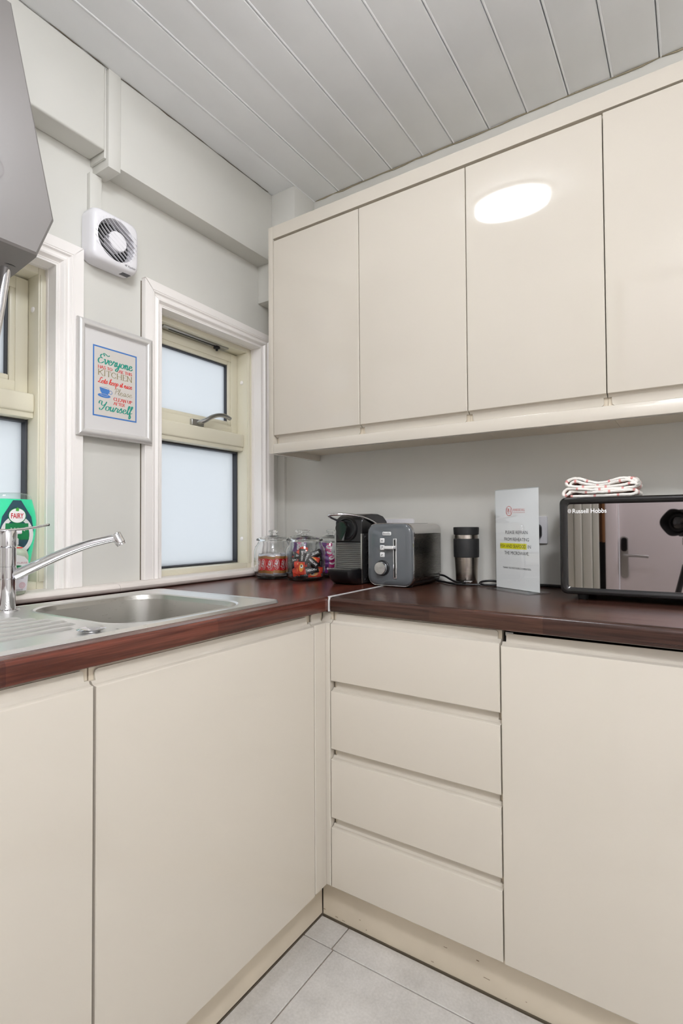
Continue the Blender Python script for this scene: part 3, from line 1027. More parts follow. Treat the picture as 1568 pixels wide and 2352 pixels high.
t = Thing('drawer_unit', 'cream gloss unit of four grip-edge drawers to the right of the corner', 'drawers', (0.87, -0.27, 0.13))
t.part('carcass', open_carcass(back_map, 0.6385, 1.1025, T + 0.001, 0.535, BZ0 + 0.003, WT), M['cream_matt'], smooth=0)
for z0, z1 in ((0.6825, 0.8385), (0.4985, 0.6545), (0.3140, 0.4705), (0.1290, 0.2865)):
    add_door(t, 0.6385, 1.1025, z0, z1, back_map, name='drawer_front', lip=0.026 if z1 > 0.8 else 0.0262)

t = Thing('base_cabinet', 'wide cream appliance door unit right of the drawers, dark gap above it', 'cabinet', (1.42, -0.27, 0.13))
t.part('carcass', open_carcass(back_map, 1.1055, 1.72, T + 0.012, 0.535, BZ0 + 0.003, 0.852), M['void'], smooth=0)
add_door(t, 1.1055, 1.72, 0.1255, 0.8335, back_map, r=0.004)
t.part('hinge', MB().box(1.110, 1.128, FY + T + 0.002, FY + T + 0.03, 0.853, 0.862, 0.001), M['satin'])

t = Thing('plinth', 'scuffed cream plinth under the sink run', 'plinth', (0.57, -1.4, 0))
t.part('board', MB().box(0.553, 0.571, -2.33, -0.4965, 0.004, 0.124), M['plinth'], smooth=0)
t.part('dirt_line', MB().box(0.571, 0.5735, -2.33, -0.4985, -0.0035, 0.0015), M['crack'], smooth=0)
t = Thing('plinth', 'scuffed cream plinth under the drawers and appliance door', 'plinth', (1.1, -0.49, 0))
t.part('board', MB().box(0.5735, 1.74, -0.4945, -0.4765, 0.002, 0.122), M['plinth'], smooth=0)
t.part('dirt_line', MB().box(0.5735, 1.74, -0.497, -0.4945, -0.0035, 0.0015), M['crack'], smooth=0)
rr = random.Random(11)
mb = MB()
for i in range(16):
    x = rr.choice([0.60, 0.69, 0.9, 1.0, 1.05, 1.1, 1.16]) + rr.uniform(-0.03, 0.05)
    z = rr.choice([0.006, 0.008, 0.02, 0.03, 0.06, 0.09]) + rr.uniform(0, 0.008)
    mb.box(x, x + rr.uniform(0.001, 0.010), -0.4951, -0.4944, z, z + rr.uniform(0.0008, 0.0025))
t.part('scuff', mb, mat('scuff', (150, 134, 114), 0.8), smooth=0).__setitem__('kind', 'stuff')

# ------------------------------------------------------------------ worktops
WZ0, WZ1 = 0.8695, 0.910


def edge_profile(a_front, a_back, z0, z1, sgn):
    """(a, z) polygon with a rounded front top edge; front lies on the +sgn side"""
    r = 0.011
    pts = [(a_back, z0), (a_front - sgn * 0.006, z0), (a_front - sgn * 0.002, z0 + 0.002), (a_front, z0 + 0.007)]
    for i in range(7):
        a = math.radians(90 * i / 6)
        pts.append((a_front - sgn * (r - r * math.cos(a)), z1 - r + r * math.sin(a)))
    pts.append((a_back, z1))
    return pts


t = Thing('worktop', 'reddish walnut laminate worktop along the windows, holding the sink', 'worktop', (0.33, -1.1, 0.87))
mb = MB()
fr = lambda y: 0.627 + (y + 0.54) * 0.010
pf = edge_profile(0.0, -0.06, WZ0, WZ1, 1)
n = len(pf)
ys = [-2.34, -0.541]
vs = [(0.5675 if a < -0.05 else fr(y) + a, y, z) for y in ys for a, z in pf]
mb.add(vs, [(i, (i + 1) % n, n + (i + 1) % n, n + i) for i in range(n)] + [tuple(range(n - 1, -1, -1)), tuple(range(n, 2 * n))])
mb.box(0.0015, 0.140, -2.34, -0.541, WZ0, WZ1)
mb.box(0.140, 0.5675, -2.34, -1.140, WZ0, WZ1)
mb.box(0.140, 0.5675, -0.755, -0.541, WZ0, WZ1)
mb.box(0.0015, 0.627, -0.541, -0.0015, WZ0, WZ1)
t.part('board', mb, M['wood_y'], smooth=40)

t = Thing('worktop', 'dark walnut laminate worktop right of the white joint strip', 'worktop', (1.2, -0.27, 0.87))
mb = MB()
X0, X1 = 0.634, 1.78
fy = lambda x: -0.541 - (x - 0.634) * 0.028 * (1 if x > 1.0 else 0.6)
pf = edge_profile(0.0, 0.06, WZ0, WZ1, -1)
n = len(pf)
xs = [0.634, 1.0, 1.12, 1.3, 1.45, 1.78]
vs = [(x, -0.0015 if a > 0.05 else fy(x) + a, z) for x in xs for a, z in pf]
fs = []
for k_ in range(len(xs) - 1):
    fs += [(k_ * n + i, k_ * n + (i + 1) % n, (k_ + 1) * n + (i + 1) % n, (k_ + 1) * n + i) for i in range(n)]
fs += [tuple(range(n - 1, -1, -1)), tuple(range((len(xs) - 1) * n, len(xs) * n))]
mb.add(vs, fs)
t.part('board', mb, M['wood_x'], smooth=40)
mb = MB().box(0.6275, 0.6335, -0.539, -0.002, WZ0 + 0.004, WZ1 + 0.0012)
pf2 = [(-0.5425, WZ0 + 0.001), (-0.5425, WZ1 - 0.010), (-0.540, WZ1 - 0.003), (-0.533, WZ1 + 0.0012), (-0.52, WZ1 + 0.0012), (-0.52, WZ0 + 0.001)]
mb.prism(pf2, 0.6285, 0.6325, lambda x, y, z: (x, y, z))
mb.prism([(-0.5395, WZ1 + 0.0014), (-0.5395, WZ1 - 0.001), (-0.0025, WZ1 - 0.001), (-0.0025, WZ1 + 0.0014)], 0.6262, 0.6352, lambda x, y, z: (x, y, z))
t.part('joint_strip', mb, M['alu'], smooth=30, label='white metal joint strip')

# ------------------------------------------------------------------ wall cabinets
ux = [0.2185, 0.5810, 0.9415, 1.3000, 1.6600]
wc_lab = ['narrow cream wall cabinet nearest the windows, leftmost of the row',
          'cream wall cabinet second from the windows, above toaster and travel mug',
          'cream wall cabinet above the fish notice, round lamp mirrored in its door',
          'cream wall cabinet above the microwave, cut by the photo edge']
for i in range(4):
    u0, u1 = ux[i] + 0.0012, ux[i + 1] - 0.0012
    t = Thing('wall_cabinet', wc_lab[i], 'cabinet', ((u0 + u1) / 2, -0.14, 1.39), group='cream wall cabinets')
    t.part('carcass', MB().box(u0 - 0.0008, u1 + 0.0008, UY + T + 0.001, -0.002, 1.3895, 2.145), M['cream_matt'], smooth=0)
    add_door(t, u0, u1, 1.4315, 2.1375 + (0.003 if i == 3 else 0), up_map, lip=0.0275, down=True, r=0.001)
t = Thing('end_panel', 'cream end panel closing the wall cabinets beside the window', 'panel', (0.207, -0.14, 1.366))
t.part('board', MB().box(0.1965, 0.2170, UY - 0.0005, -0.002, 1.366, 2.192, 0.001), M['cream'])
t = Thing('cornice_board', 'long cream cornice strip along the top of the wall cabinets', 'cornice', (0.93, -0.28, 2.146))
t.part('board', MB().box(0.2175, 1.68, UY, UY + 0.022, 2.1465, 2.192, 0.0003, 1), M['cream'])
t = Thing('pelmet_board', 'long cream pelmet strip under the wall cabinets', 'pelmet', (0.93, -0.28, 1.366))
t.part('board', MB().box(0.2175, 1.68, UY, UY + 0.020, 1.366, 1.4005, 0.0015), M['cream'])

# ================================================================== ceiling lamp, and an unseen second one added for fill light
for (LX, LY), lab in (((0.849, -1.145), 'round white ceiling light, mirrored as a bright oval in a cabinet door'),
                      ((1.95, -2.10), 'unseen second round white ceiling light, added to fill the room with light')):
    t = Thing('ceiling_light', lab, 'light', (LX, LY, ZC), group='round ceiling lights')
    t.part('base_ring', MB().lathe([(0.10, ZC + 0.002), (0.166, ZC), (0.167, ZC - 0.014), (0.162, ZC - 0.016), (0.10, ZC - 0.012)], (LX, LY, 0), 48), M['white_pl'])
    t.part('diffuser', MB().lathe([(0.152, ZC - 0.015), (0.153, ZC - 0.050), (0.147, ZC - 0.060), (0.12, ZC - 0.066), (0.06, ZC - 0.069), (0, ZC - 0.070)], (LX, LY, 0), 48), M['lamp' if LX < 1 else 'fill_lamp'])

# ================================================================== wall things
# extractor fan (face towards +x), square with rounded corners, wavy louvres round a hub
t = Thing('extractor_fan', 'square white extractor fan with slanted louvres above the framed poster', 'fan', (0.0, -0.809, 1.958))
FYc, FZc, FS = -0.809, 1.958, 0.157
fmap = plane_map((0.058, FYc, FZc), (0, 1, 0), (0, 0, 1))
R_GR = 0.062
# face with a round opening: ring of quads between rounded square and circle
N = 48
def sq_pt(a, half, r):
    c, s_ = math.cos(a), math.sin(a)
    n_ = 7.0
    k_ = (abs(c) ** n_ + abs(s_) ** n_) ** (-1 / n_)
    return (half * k_ * c, half * k_ * s_)
mb = MB()
rows = []
for half, d, kind in ((0.070, 0.0, 's'), (0.0785, 0.004, 's'), (0.0785, 0.038, 's'), (0.076, 0.048, 's'), (0.072, 0.0535, 's'), (0.066, 0.056, 's'), (R_GR, 0.0575, 'c'), (R_GR - 0.002, 0.054, 'c'), (R_GR - 0.004, 0.022, 'c')):
    row = []
    for i in range(N):
        a = 2 * PI * i / N
        p = sq_pt(a, half, 0) if kind == 's' else (half * math.cos(a), half * math.sin(a))
        row.append((d, FYc + p[0], FZc + p[1]))
    rows.append(row)
loft(mb, rows, cap0=True, cap1=False)
t.part('housing', mb, M['white_pl'], smooth=50)
t.part('duct', MB().lathe([(0.060, 0.024), (0, 0.023)], (0, FYc, FZc), 32, 'x'), M['black_matt'])
t.part('hub', MB().lathe([(0.028, 0.026), (0.0295, 0.0545), (0.0275, 0.0572), (0, 0.0580)], (0, FYc + 0.004, FZc), 32, 'x'), M['white_pl'])
for i in range(11):
    off = (i - 5) * 0.0118
    L_ = math.sqrt(max(0.0, (R_GR + 0.006) ** 2 - off ** 2))
    if L_ < 0.02: continue
    ang = math.radians(-38)
    ca, sa = math.cos(ang), math.sin(ang)
    mb = MB()
    m_ = 14
    top, bot = [], []
    for k_ in range(m_ + 1):
        q = -L_ + 2 * L_ * k_ / m_
        w = off + 0.0035 * math.sin(q / 0.066 * PI * 0.9)
        a_, b_ = q * ca - w * sa, q * sa + w * ca
        hh = 0.010 * math.sin(PI * k_ / m_) ** 0.5 + 0.0008
        top.append((0.0575 + 0.0006, FYc + a_, FZc + b_))
        bot.append((0.0575 - hh, FYc + a_ - sa * 0.002, FZc + b_ + ca * 0.004))
    th_ = Vector((0, -sa, ca)) * 0.0011
    P4 = [top, [tuple(Vector(p) + th_) for p in top], [tuple(Vector(p) + th_) for p in bot], bot]
    vs = [p for row in zip(*P4) for p in row]
    fs = []
    for k_ in range(m_):
        for j in range(4):
            fs.append((k_ * 4 + j, k_ * 4 + (j + 1) % 4, (k_ + 1) * 4 + (j + 1) % 4, (k_ + 1) * 4 + j))
    fs += [(3, 2, 1, 0), (m_ * 4, m_ * 4 + 1, m_ * 4 + 2, m_ * 4 + 3)]
    mb.add(vs, fs)
    t.part('louvre', mb, M['white_pl'], smooth=50)
fm2 = plane_map((0.0562, FYc, FZc), (0, 1, 0), (0, 0, 1))
mb = text_mb('Xpelair', fm2, 0.050, -0.0625, width=0.027, lift=0.0007)
t.part('lettering', mb, M['ink_black'], smooth=0)
mb = ring_mb(fm2, 0.0300, -0.0605, 0.0040, 0.0040, 0.0008, 20, 0.0007)
for a in (45, 135, 225, 315):
    c_, s_ = math.cos(math.radians(a)), math.sin(math.radians(a))
    x, y = 0.0300 + 0.0018 * c_, -0.0605 + 0.0018 * s_
    mb.add([fm2(x + 0.0013 * c_, y + 0.0013 * s_, 0.0007), fm2(x - 0.0011 * s_, y + 0.0011 * c_, 0.0007), fm2(x - 0.0013 * c_, y - 0.0013 * s_, 0.0007), fm2(x + 0.0011 * s_, y - 0.0011 * c_, 0.0007)], [(0, 1, 2, 3)])
t.part('logo', mb, M['ink_black'], smooth=0)
t.part('rating_label', MB().box(0.020, 0.040, FYc + 0.030, FYc + 0.058, FZc - 0.0788, FZc - 0.0782), M['ink_grey'], smooth=0)

# framed poster
PX = 0.0235
fy0, fy1, fz0, fz1 = -0.9140, -0.6635, 1.3685, 1.7060
t = Thing('framed_poster', 'silver snap-frame poster asking to keep the kitchen nice, between the windows', 'poster', (PX, (fy0 + fy1) / 2, fz0))
prof = [(0, 0), (0, 0.006), (0.003, 0.0105), (0.008, 0.0135), (0.014, 0.014), (0.019, 0.0115), (0.0225, 0.006), (0.0235, 0.002), (0.0235, 0)]
cors = [(fy0, fz0, 1, 1), (fy1, fz0, -1, 1), (fy1, fz1, -1, -1), (fy0, fz1, 1, -1)]
for i in range(4):
    A_, B_ = cors[i], cors[(i + 1) % 4]
    n = len(prof)
    g = 0.00015
    va = [(PX + h, A_[0] + A_[2] * t_, A_[1] + A_[3] * t_) for t_, h in prof]
    vb = [(PX + h, B_[0] + B_[2] * t_, B_[1] + B_[3] * t_) for t_, h in prof]
    mb = MB().add(va + vb, [(k_, (k_ + 1) % n, n + (k_ + 1) % n, n + k_) for k_ in range(n)] + [tuple(range(n - 1, -1, -1)), tuple(range(n, 2 * n))])
    t.part('frame_rail', mb, M['frame_sil'], smooth=40)
pp = t.part('poster', MB().box(PX + 0.0005, PX + 0.003, fy0 + 0.015, fy1 - 0.015, fz0 + 0.015, fz1 - 0.015), M['poster_white'], smooth=0)
pm = plane_map((PX + 0.003, -0.7925, 1.535), (0, 1, 0), (0, 0, 1))     # u to the right, v up, centre of the print
bw, bh, bt = 0.146, 0.208, 0.0042
t.part('print_panel', poly_mb(pm, [(-bw / 2, -bh / 2), (bw / 2, -bh / 2), (bw / 2, bh / 2), (-bw / 2, bh / 2)], 0.0002), M['paper_dim'], parent=pp, smooth=0)
mb = MB()
for (a0, a1, b0, b1) in ((-bw / 2, bw / 2, bh / 2 - bt, bh / 2), (-bw / 2, bw / 2, -bh / 2, -bh / 2 + bt), (-bw / 2, -bw / 2 + bt, -bh / 2 + bt, bh / 2 - bt), (bw / 2 - bt, bw / 2, -bh / 2 + bt, bh / 2 - bt)):
    mb.add([pm(a0, b0, 0.0004), pm(a1, b0, 0.0004), pm(a1, b1, 0.0004), pm(a0, b1, 0.0004)], [(0, 1, 2, 3)])
t.part('blue_border', mb, M['ink_blue'], parent=pp, smooth=0)
LET = []
LET.append((stroke_mb('Everyone', pm, -0.0575, 0.0545, 0.114, 0.0138, CURSIVE, pen=0.30, thin=0.30, slant=0.18), 'ink_teal'))
LET.append((stroke_mb('HAS TO', pm, -0.0570, 0.0385, 0.046, 0.0085, SERIF, pen=0.23, thin=0.25, serif=0.16), 'ink_red'))
LET.append((stroke_mb('USE THIS', pm, 0.0065, 0.0385, 0.050, 0.0085, SERIF, pen=0.23, thin=0.25, serif=0.16), 'ink_red'))
LET.append((stroke_mb('KITCHEN', pm, -0.0570, 0.0185, 0.115, 0.0165, SERIF, pen=0.13, thin=0.35, serif=0.10), 'ink_olive'))
LET.append((stroke_mb('Lets keep it nice', pm, -0.0570, -0.0040, 0.112, 0.0085, CURSIVE, pen=0.30, thin=0.35, slant=0.3), 'ink_red'))
LET.append((stroke_mb('Please', pm, -0.006, -0.0300, 0.062, 0.0095, CURSIVE, pen=0.11, thin=0.6, slant=0.2), 'ink_olive'))
LET.append((stroke_mb('CLEAN UP', pm, -0.006, -0.0490, 0.063, 0.0095, SERIF, pen=0.23, thin=0.25, serif=0.14), 'ink_red'))
LET.append((stroke_mb('AFTER', pm, -0.006, -0.0620, 0.038, 0.0088, SERIF, pen=0.23, thin=0.25, serif=0.14), 'ink_red'))
LET.append((stroke_mb('Yourself', pm, -0.0570, -0.0830, 0.112, 0.0130, CURSIVE, pen=0.30, thin=0.30, slant=0.2), 'ink_teal'))
for mb, m_ in LET:
    t.part('lettering', mb, M[m_], parent=pp, smooth=0, recalc=False)
# tea cup picture
mb = poly_mb(pm, [(-0.052, -0.0175), (-0.020, -0.0205), (-0.0215, -0.030), (-0.026, -0.0375), (-0.034, -0.0405), (-0.043, -0.037), (-0.049, -0.029)], 0.0006)
for (cx_, cy_, rx_, ry_, w_) in ((-0.036, -0.0185, 0.0155, 0.0035, 0.0008), (-0.0160, -0.0275, 0.0055, 0.0060, 0.0014)):
    r2 = ring_mb(pm, cx_, cy_, rx_, ry_, w_, 28, 0.0005)
    mb.add(r2.v, r2.f)
mb.add([pm(x, y, 0.0005) for x, y in ell(-0.037, -0.0405, 0.0205, 0.0060, 28)], [tuple(range(28))])
t.part('cup_picture', mb, M['ink_blue'], parent=pp, smooth=0)
t.part('cup_picture', ring_mb(pm, -0.037, -0.0385, 0.0125, 0.0033, 0.0007, 28, 0.0008), M['paper_dim'], parent=pp, smooth=0)

# water heater over the left window: faceted front leaning out at the bottom, spout underneath
t = Thing('water_heater', 'pale grey wall-hung water heater with spout, at the top left above the window', 'water heater', (0.10, -1.30, 1.69))
def wh(y, z, back=0.0):
    x = 0.303 - (z - 1.694) * 0.13
    return (x - back, y, z)
YC = -1.33
prof = []
for sg in (1, -1):
    pts = [(YC + sg * (-1.1615 - YC), 1.694), (YC + sg * (-1.1185 - YC), 1.796), (YC + sg * (-1.183 - YC), 2.28)]
    prof += pts if sg == 1 else pts[::-1]
def inset_poly(P, d):
    cy = sum(p[0] for p in P) / len(P); cz = sum(p[1] for p in P) / len(P)
    out = []
    m_ = len(P)
    for i in range(m_):
        a, b, c = Vector(P[i - 1]), Vector(P[i]), Vector(P[(i + 1) % m_])
        e1, e2 = (b - a).normalized(), (c - b).normalized()
        n1, n2 = Vector((-e1.y, e1.x)), Vector((-e2.y, e2.x))
        k_ = (n1 + n2) / (1 + n1.dot(n2))
        out.append(tuple(b + k_ * d))
    return out
outer = prof
L0 = [wh(y, z, 0.010) for y, z in outer]
L1 = [wh(y, z, 0.004) for y, z in inset_poly(outer, 0.002)]
L2 = [wh(y, z, 0.0) for y, z in inset_poly(outer, 0.007)]
Lb = [(0.105 if z > 2.0 else 0.12, YC + (y - YC) * 0.98, (z if z > 1.75 else z - 0.028)) for y, z in outer]
mb = MB()
loft(mb, [Lb, L0, L1, L2])
t.part('casing', mb, M['grey_pl'], smooth=25)
t.part('mounting_box', MB().box(0.081, 0.115, YC - 0.12, YC + 0.12, 2.19, 2.27, 0.003), M['grey_pl'])
hm = plane_map(wh(-1.262, 1.856), (0, 1, 0), (-0.129, 0, 0.99))
t.part('emblem', ring_mb(hm, 0.006, 0, 0.034, 0.031, 0.0025, 40, 0.0006), mat('emblem_grey', (120, 114, 113), 0.5), smooth=0)
cb = t.part('spout_collar', MB().lathe([(0.026, 0.0), (0.021, -0.030), (0.0185, -0.034)], (0.215, -1.186, 1.722), 24), M['grey_pl'])
t.part('seal', MB().lathe([(0.0, 0.004), (0.0205, 0.004), (0.0225, 0.0), (0.0205, -0.006), (0.0, -0.006)], (0.215, -1.186, 1.690), 24), M['black'], parent=cb)
t.part('spout', MB().tube(catmull([(0.215, -1.187, 1.692), (0.214, -1.190, 1.66), (0.212, -1.199, 1.58), (0.211, -1.208, 1.52), (0.225, -1.222, 1.46), (0.245, -1.235, 1.43)], 5), 0.0105, 16), M['chrome'])

# sockets on the back wall
def socket(x0, x1, z0, z1, label, plug=None):
    t = Thing('wall_socket', label, 'socket', ((x0 + x1) / 2, 0, z0))
    t.part('face_plate', loft(MB(), [[((x0 + x1) / 2 + a, -d, (z0 + z1) / 2 + b) for a, b in rrect(x1 - x0 - 2 * s_, z1 - z0 - 2 * s_, 0.004, 4)] for d, s_ in ((0.0005, 0), (0.008, 0), (0.0095, 0.0015))]), M['white_pl'])
    cx = (x0 + x1) / 2
    for sx in (-1, 1):
        t.part('switch', MB().box(cx + sx * 0.018 - 0.006, cx + sx * 0.018 + 0.006, -0.012, -0.0094, z1 - 0.030, z1 - 0.010, 0.001), M['white_pl'])
    return t
socket(0.486, 0.632, 1.042, 1.129, 'white double socket half hidden behind the coffee machine and toaster')
t = socket(0.946, 1.092, 1.046, 1.132, 'white double socket behind the acrylic notice, black plug in it')
t = Thing('plug', 'black mains plug in the socket behind the acrylic notice', 'plug', (1.062, -0.0095, 1.08))
mb = loft(MB(), [[(1.0535 + a, -0.0097 - d, 1.085 + b) for a, b in rrect(0.048 * k_, 0.046 * k_, 0.012 * k_, 4)] for d, k_ in ((0, 0.96), (0.006, 1.0), (0.02, 0.9), (0.028, 0.6), (0.030, 0.4))])
t.part('plug_body', mb, M['black'])
t.part('lead', MB().tube(catmull([(1.0535, -0.034, 1.066), (1.054, -0.038, 1.03), (1.050, -0.03, 0.96), (1.03, -0.022, 0.918), (0.99, -0.022, 0.9145)], 6), 0.0035, 8), M['black'])

# ================================================================== sink and tap
SX0, SX1, SY0, SY1, SZ = 0.096, 0.582, -1.66, -0.684, 0.9155
t = Thing('sink', 'stainless steel inset sink with square bowl and ridged draining board', 'sink', (0.34, -1.15, 0.91))
# flange plate with a bowl opening: outer and inner outlines with the same vertex count
BX, BY, BW, BD, BR = 0.355, -0.9455, 0.396, 0.352, 0.085
def rr_pts(cx, cy, w, d, r, seg=10):
    return rrect(w, d, r, seg, cx, cy)
inner = [(p[0], p[1]) for p in rr_pts(BX, BY, BW, BD, BR)]
mb = MB()
outs = []
for x, y in inner:               # radial projection of the opening outline onto the rectangle x[SX0+.012,SX1-.01] y[-1.14,SY1-.012]
    dx, dy = x - BX, y - BY
    k_ = 9e9
    if dx > 1e-6: k_ = min(k_, (SX1 - 0.010 - BX) / dx)
    if dx < -1e-6: k_ = min(k_, (SX0 + 0.010 - BX) / dx)
    if dy > 1e-6: k_ = min(k_, (SY1 - 0.010 - BY) / dy)
    if dy < -1e-6: k_ = min(k_, (-1.145 - BY) / dy)
    outs.append((BX + dx * k_, BY + dy * k_))
def ring(loop_a, za, loop_b, zb):
    m_ = len(loop_a)
    mb.add([(x, y, za) for x, y in loop_a] + [(x, y, zb) for x, y in loop_b], [(i, (i + 1) % m_, m_ + (i + 1) % m_, m_ + i) for i in range(m_)])
ring(outs, SZ, [(BX + (x - BX) * 1.045, BY + (y - BY) * 1.05) for x, y in inner], SZ)
ring([(BX + (x - BX) * 1.045, BY + (y - BY) * 1.05) for x, y in inner], SZ, [(BX + (x - BX) * 1.022, BY + (y - BY) * 1.025) for x, y in inner], SZ + 0.0016)
ring([(BX + (x - BX) * 1.022, BY + (y - BY) * 1.025) for x, y in inner], SZ + 0.0016, inner, SZ - 0.001)
# raised outer rim and flat parts
mb.add([(SX0 + .010, -1.145, SZ), (SX1 - .010, -1.145, SZ), (SX1 - .010, SY0 + .01, SZ), (SX0 + .010, SY0 + .01, SZ)], [(0, 1, 2, 3)])
ol = [(p[0], p[1]) for p in rrect(SX1 - SX0, SY1 - SY0, 0.022, 5, (SX0 + SX1) / 2, (SY0 + SY1) / 2)]
o2 = [(p[0], p[1]) for p in rrect(SX1 - SX0 - 0.006, SY1 - SY0 - 0.006, 0.020, 5, (SX0 + SX1) / 2, (SY0 + SY1) / 2)]
o3 = [(p[0], p[1]) for p in rrect(SX1 - SX0 - 0.019, SY1 - SY0 - 0.019, 0.012, 5, (SX0 + SX1) / 2, (SY0 + SY1) / 2)]
o4 = [(p[0], p[1]) for p in rrect(SX1 - SX0 - 0.026, SY1 - SY0 - 0.026, 0.010, 5, (SX0 + SX1) / 2, (SY0 + SY1) / 2)]
ring(ol, 0.9103, o2, SZ + 0.0012)
ring(o2, SZ + 0.0012, o3, SZ + 0.0016)
ring(o3, SZ + 0.0016, o4, SZ + 0.0001)
t.part('rim', mb, M['steel'], smooth=40, recalc=True)
mb = MB()
lo = [inner]
ring(inner, SZ - 0.001, [(BX + (x - BX) * 0.985, BY + (y - BY) * 0.985) for x, y in inner], SZ - 0.012)
ring([(BX + (x - BX) * 0.985, BY + (y - BY) * 0.985) for x, y in inner], SZ - 0.012, [(BX + (x - BX) * 0.93, BY + (y - BY) * 0.93) for x, y in inner], SZ - 0.135)
ring([(BX + (x - BX) * 0.93, BY + (y - BY) * 0.93) for x, y in inner], SZ - 0.135, [(BX + (x - BX) * 0.82, BY + (y - BY) * 0.82) for x, y in inner], SZ - 0.152)
fl_ = [(BX + (x - BX) * 0.82, BY + (y - BY) * 0.82, SZ - 0.152) for x, y in inner]
mb.add(fl_, [tuple(range(len(fl_)))])
t.part('bowl', mb, M['steel_bowl'], smooth=60)
t.part('waste', MB().lathe([(0.042, 0.0005), (0.038, 0.002), (0.02, 0.001), (0, 0.001)], (BX, BY, SZ - 0.152), 28), M['chrome'])
ends = [-1.195, -1.183, -1.172, -1.160, -1.152, -1.158, -1.185]
for i in range(7):
    x = 0.235 + i * 0.041
    y1 = ends[i]
    mb = MB()
    prof = [(-0.0125, 0.0), (-0.008, 0.0036), (0, 0.0042), (0.008, 0.0036), (0.0125, 0.0)]
    st = [(-1.64, 1), (y1 - 0.02, 1), (y1 - 0.006, 0.8), (y1, 0.1)]
    vs = [(x + a * (0.7 + 0.3 * k_), y, SZ + 0.0001 + h * k_) for y, k_ in st for a, h in prof]
    fs = [(r_ * 5 + c_, r_ * 5 + c_ + 1, (r_ + 1) * 5 + c_ + 1, (r_ + 1) * 5 + c_) for r_ in range(3) for c_ in range(4)]
    mb.add(vs, fs)
    t.part('drainer_ridge', mb, M['steel'], smooth=60)
t.part('plug_control', MB().lathe([(0, 0.0085), (0.012, 0.0082), (0.0225, 0.0068), (0.0255, 0.0048), (0.023, 0.0028), (0.016, 0.0015), (0.016, 0.0002), (0, 0.0002)], (0.545, -1.185, SZ + 0.0005), 30), M['chrome'])

TX, TY = 0.157, -1.152
t = Thing('mixer_tap', 'chrome single-lever mixer tap with rising spout behind the sink', 'tap', (TX, TY, 0.915))
t.part('body', MB().lathe([(0.0, SZ), (0.0255, SZ), (0.0255, SZ + 0.004), (0.0235, SZ + 0.006), (0.0172, SZ + 0.007), (0.0172, 0.9895), (0.0162, 0.990), (0.0162, 0.991), (0.0182, 0.9915), (0.0182, 1.0175), (0.0172, 1.018), (0.0172, 1.019), (0.0182, 1.0195), (0.0182, 1.061), (0.016, 1.0635)], (TX, TY, 0), 32), M['chrome'])
cp = t.part('lever_cap', MB().lathe([(0.0, 1.0628), (0.0175, 1.0632), (0.0192, 1.0655), (0.0196, 1.094), (0.0175, 1.1005), (0.0, 1.1025)], (TX, TY, 0), 32), M['chrome'])
mb = MB()
st = [(-0.075, 0.016, 1.1055), (-0.04, 0.018, 1.1015), (0.0, 0.018, 1.1015), (0.03, 0.016, 1.1035), (0.06, 0.0115, 1.1075), (0.084, 0.0075, 1.112), (0.092, 0.0045, 1.114)]
loops = []
for q, w, z in st:
    th_ = 0.0028
    loops.append([(TX + a, TY + q, z + b) for a, b in ((-w, 0), (-w * 0.8, th_), (w * 0.8, th_), (w, 0), (w * 0.8, -th_), (-w * 0.8, -th_))])
loft(mb, loops)
t.part('lever', mb, M['chrome'], parent=cp, smooth=60)
t.part('lever_tip', MB().lathe([(0, 0.0), (0.003, 0.001), (0.003, 0.004), (0, 0.005)], (TX, TY + 0.0905, 1.1135), 12, 'y'), M['black'], parent=cp)
c = catmull([(TX + 0.010, TY + 0.012, 0.998), (TX + 0.035, TY + 0.042, 1.0165), (TX + 0.075, TY + 0.09, 1.046), (TX + 0.108, TY + 0.130, 1.066), (TX + 0.135, TY + 0.163, 1.077), (TX + 0.146, TY + 0.176, 1.080)], 6)
t.part('spout', MB().tube(c, [0.0128 - 0.0035 * i / (len(c) - 1) for i in range(len(c))], 20), M['chrome'], smooth=60)
ax = Vector((0.16, 0.19, -0.50)).normalized()
q = Vector((0, 0, 1)).rotation_difference(ax).to_matrix()
t.part('aerator', MB().lathe([(0, -0.014), (0.0105, -0.0135), (0.0122, -0.011), (0.0122, 0.012), (0.0110, 0.0135), (0.0110, 0.018), (0.0, 0.018)], (TX + 0.150, TY + 0.181, 1.0795), 24, rot=q), M['chrome'])

# ================================================================== bottles on the left window sill
t = Thing('dish_soap_bottle', 'bright green upside-down dish soap bottle on the left window sill', 'bottle', (-0.005, -1.062, 0.936))
def bottle_loops(cx, cy, rows, n=28, sq=2.6):
    out = []
    for z, hw, hd in rows:
        L_ = []
        for i in range(n):
            a = 2 * PI * i / n
            c_, s_ = math.cos(a), math.sin(a)
            k_ = (abs(c_) ** sq + abs(s_) ** sq) ** (-1 / sq)
            L_.append((cx + hd * k_ * c_, cy + hw * k_ * s_, z))
        out.append(L_)
    return out
gx_, gy_ = -0.021, -1.060
t.part('cap', loft(MB(), bottle_loops(gx_, gy_, [(0.9365, 0.028, 0.018), (0.960, 0.030, 0.019), (0.985, 0.034, 0.021), (1.000, 0.036, 0.022)])), M['label_green'])
t.part('soap', loft(MB(), bottle_loops(gx_, gy_, [(1.0005, 0.037, 0.019), (1.02, 0.046, 0.0225), (1.045, 0.0500, 0.024), (1.09, 0.0575, 0.0255), (1.125, 0.0595, 0.026), (1.15, 0.056, 0.0255), (1.1815, 0.0475, 0.023)])), M['soap_green'], smooth=60)
t.part('bottle_top', loft(MB(), bottle_loops(gx_, gy_, [(1.182, 0.0475, 0.023), (1.190, 0.045, 0.021), (1.1965, 0.038, 0.017), (1.1985, 0.020, 0.010)])), M['clear_pl'], smooth=60)
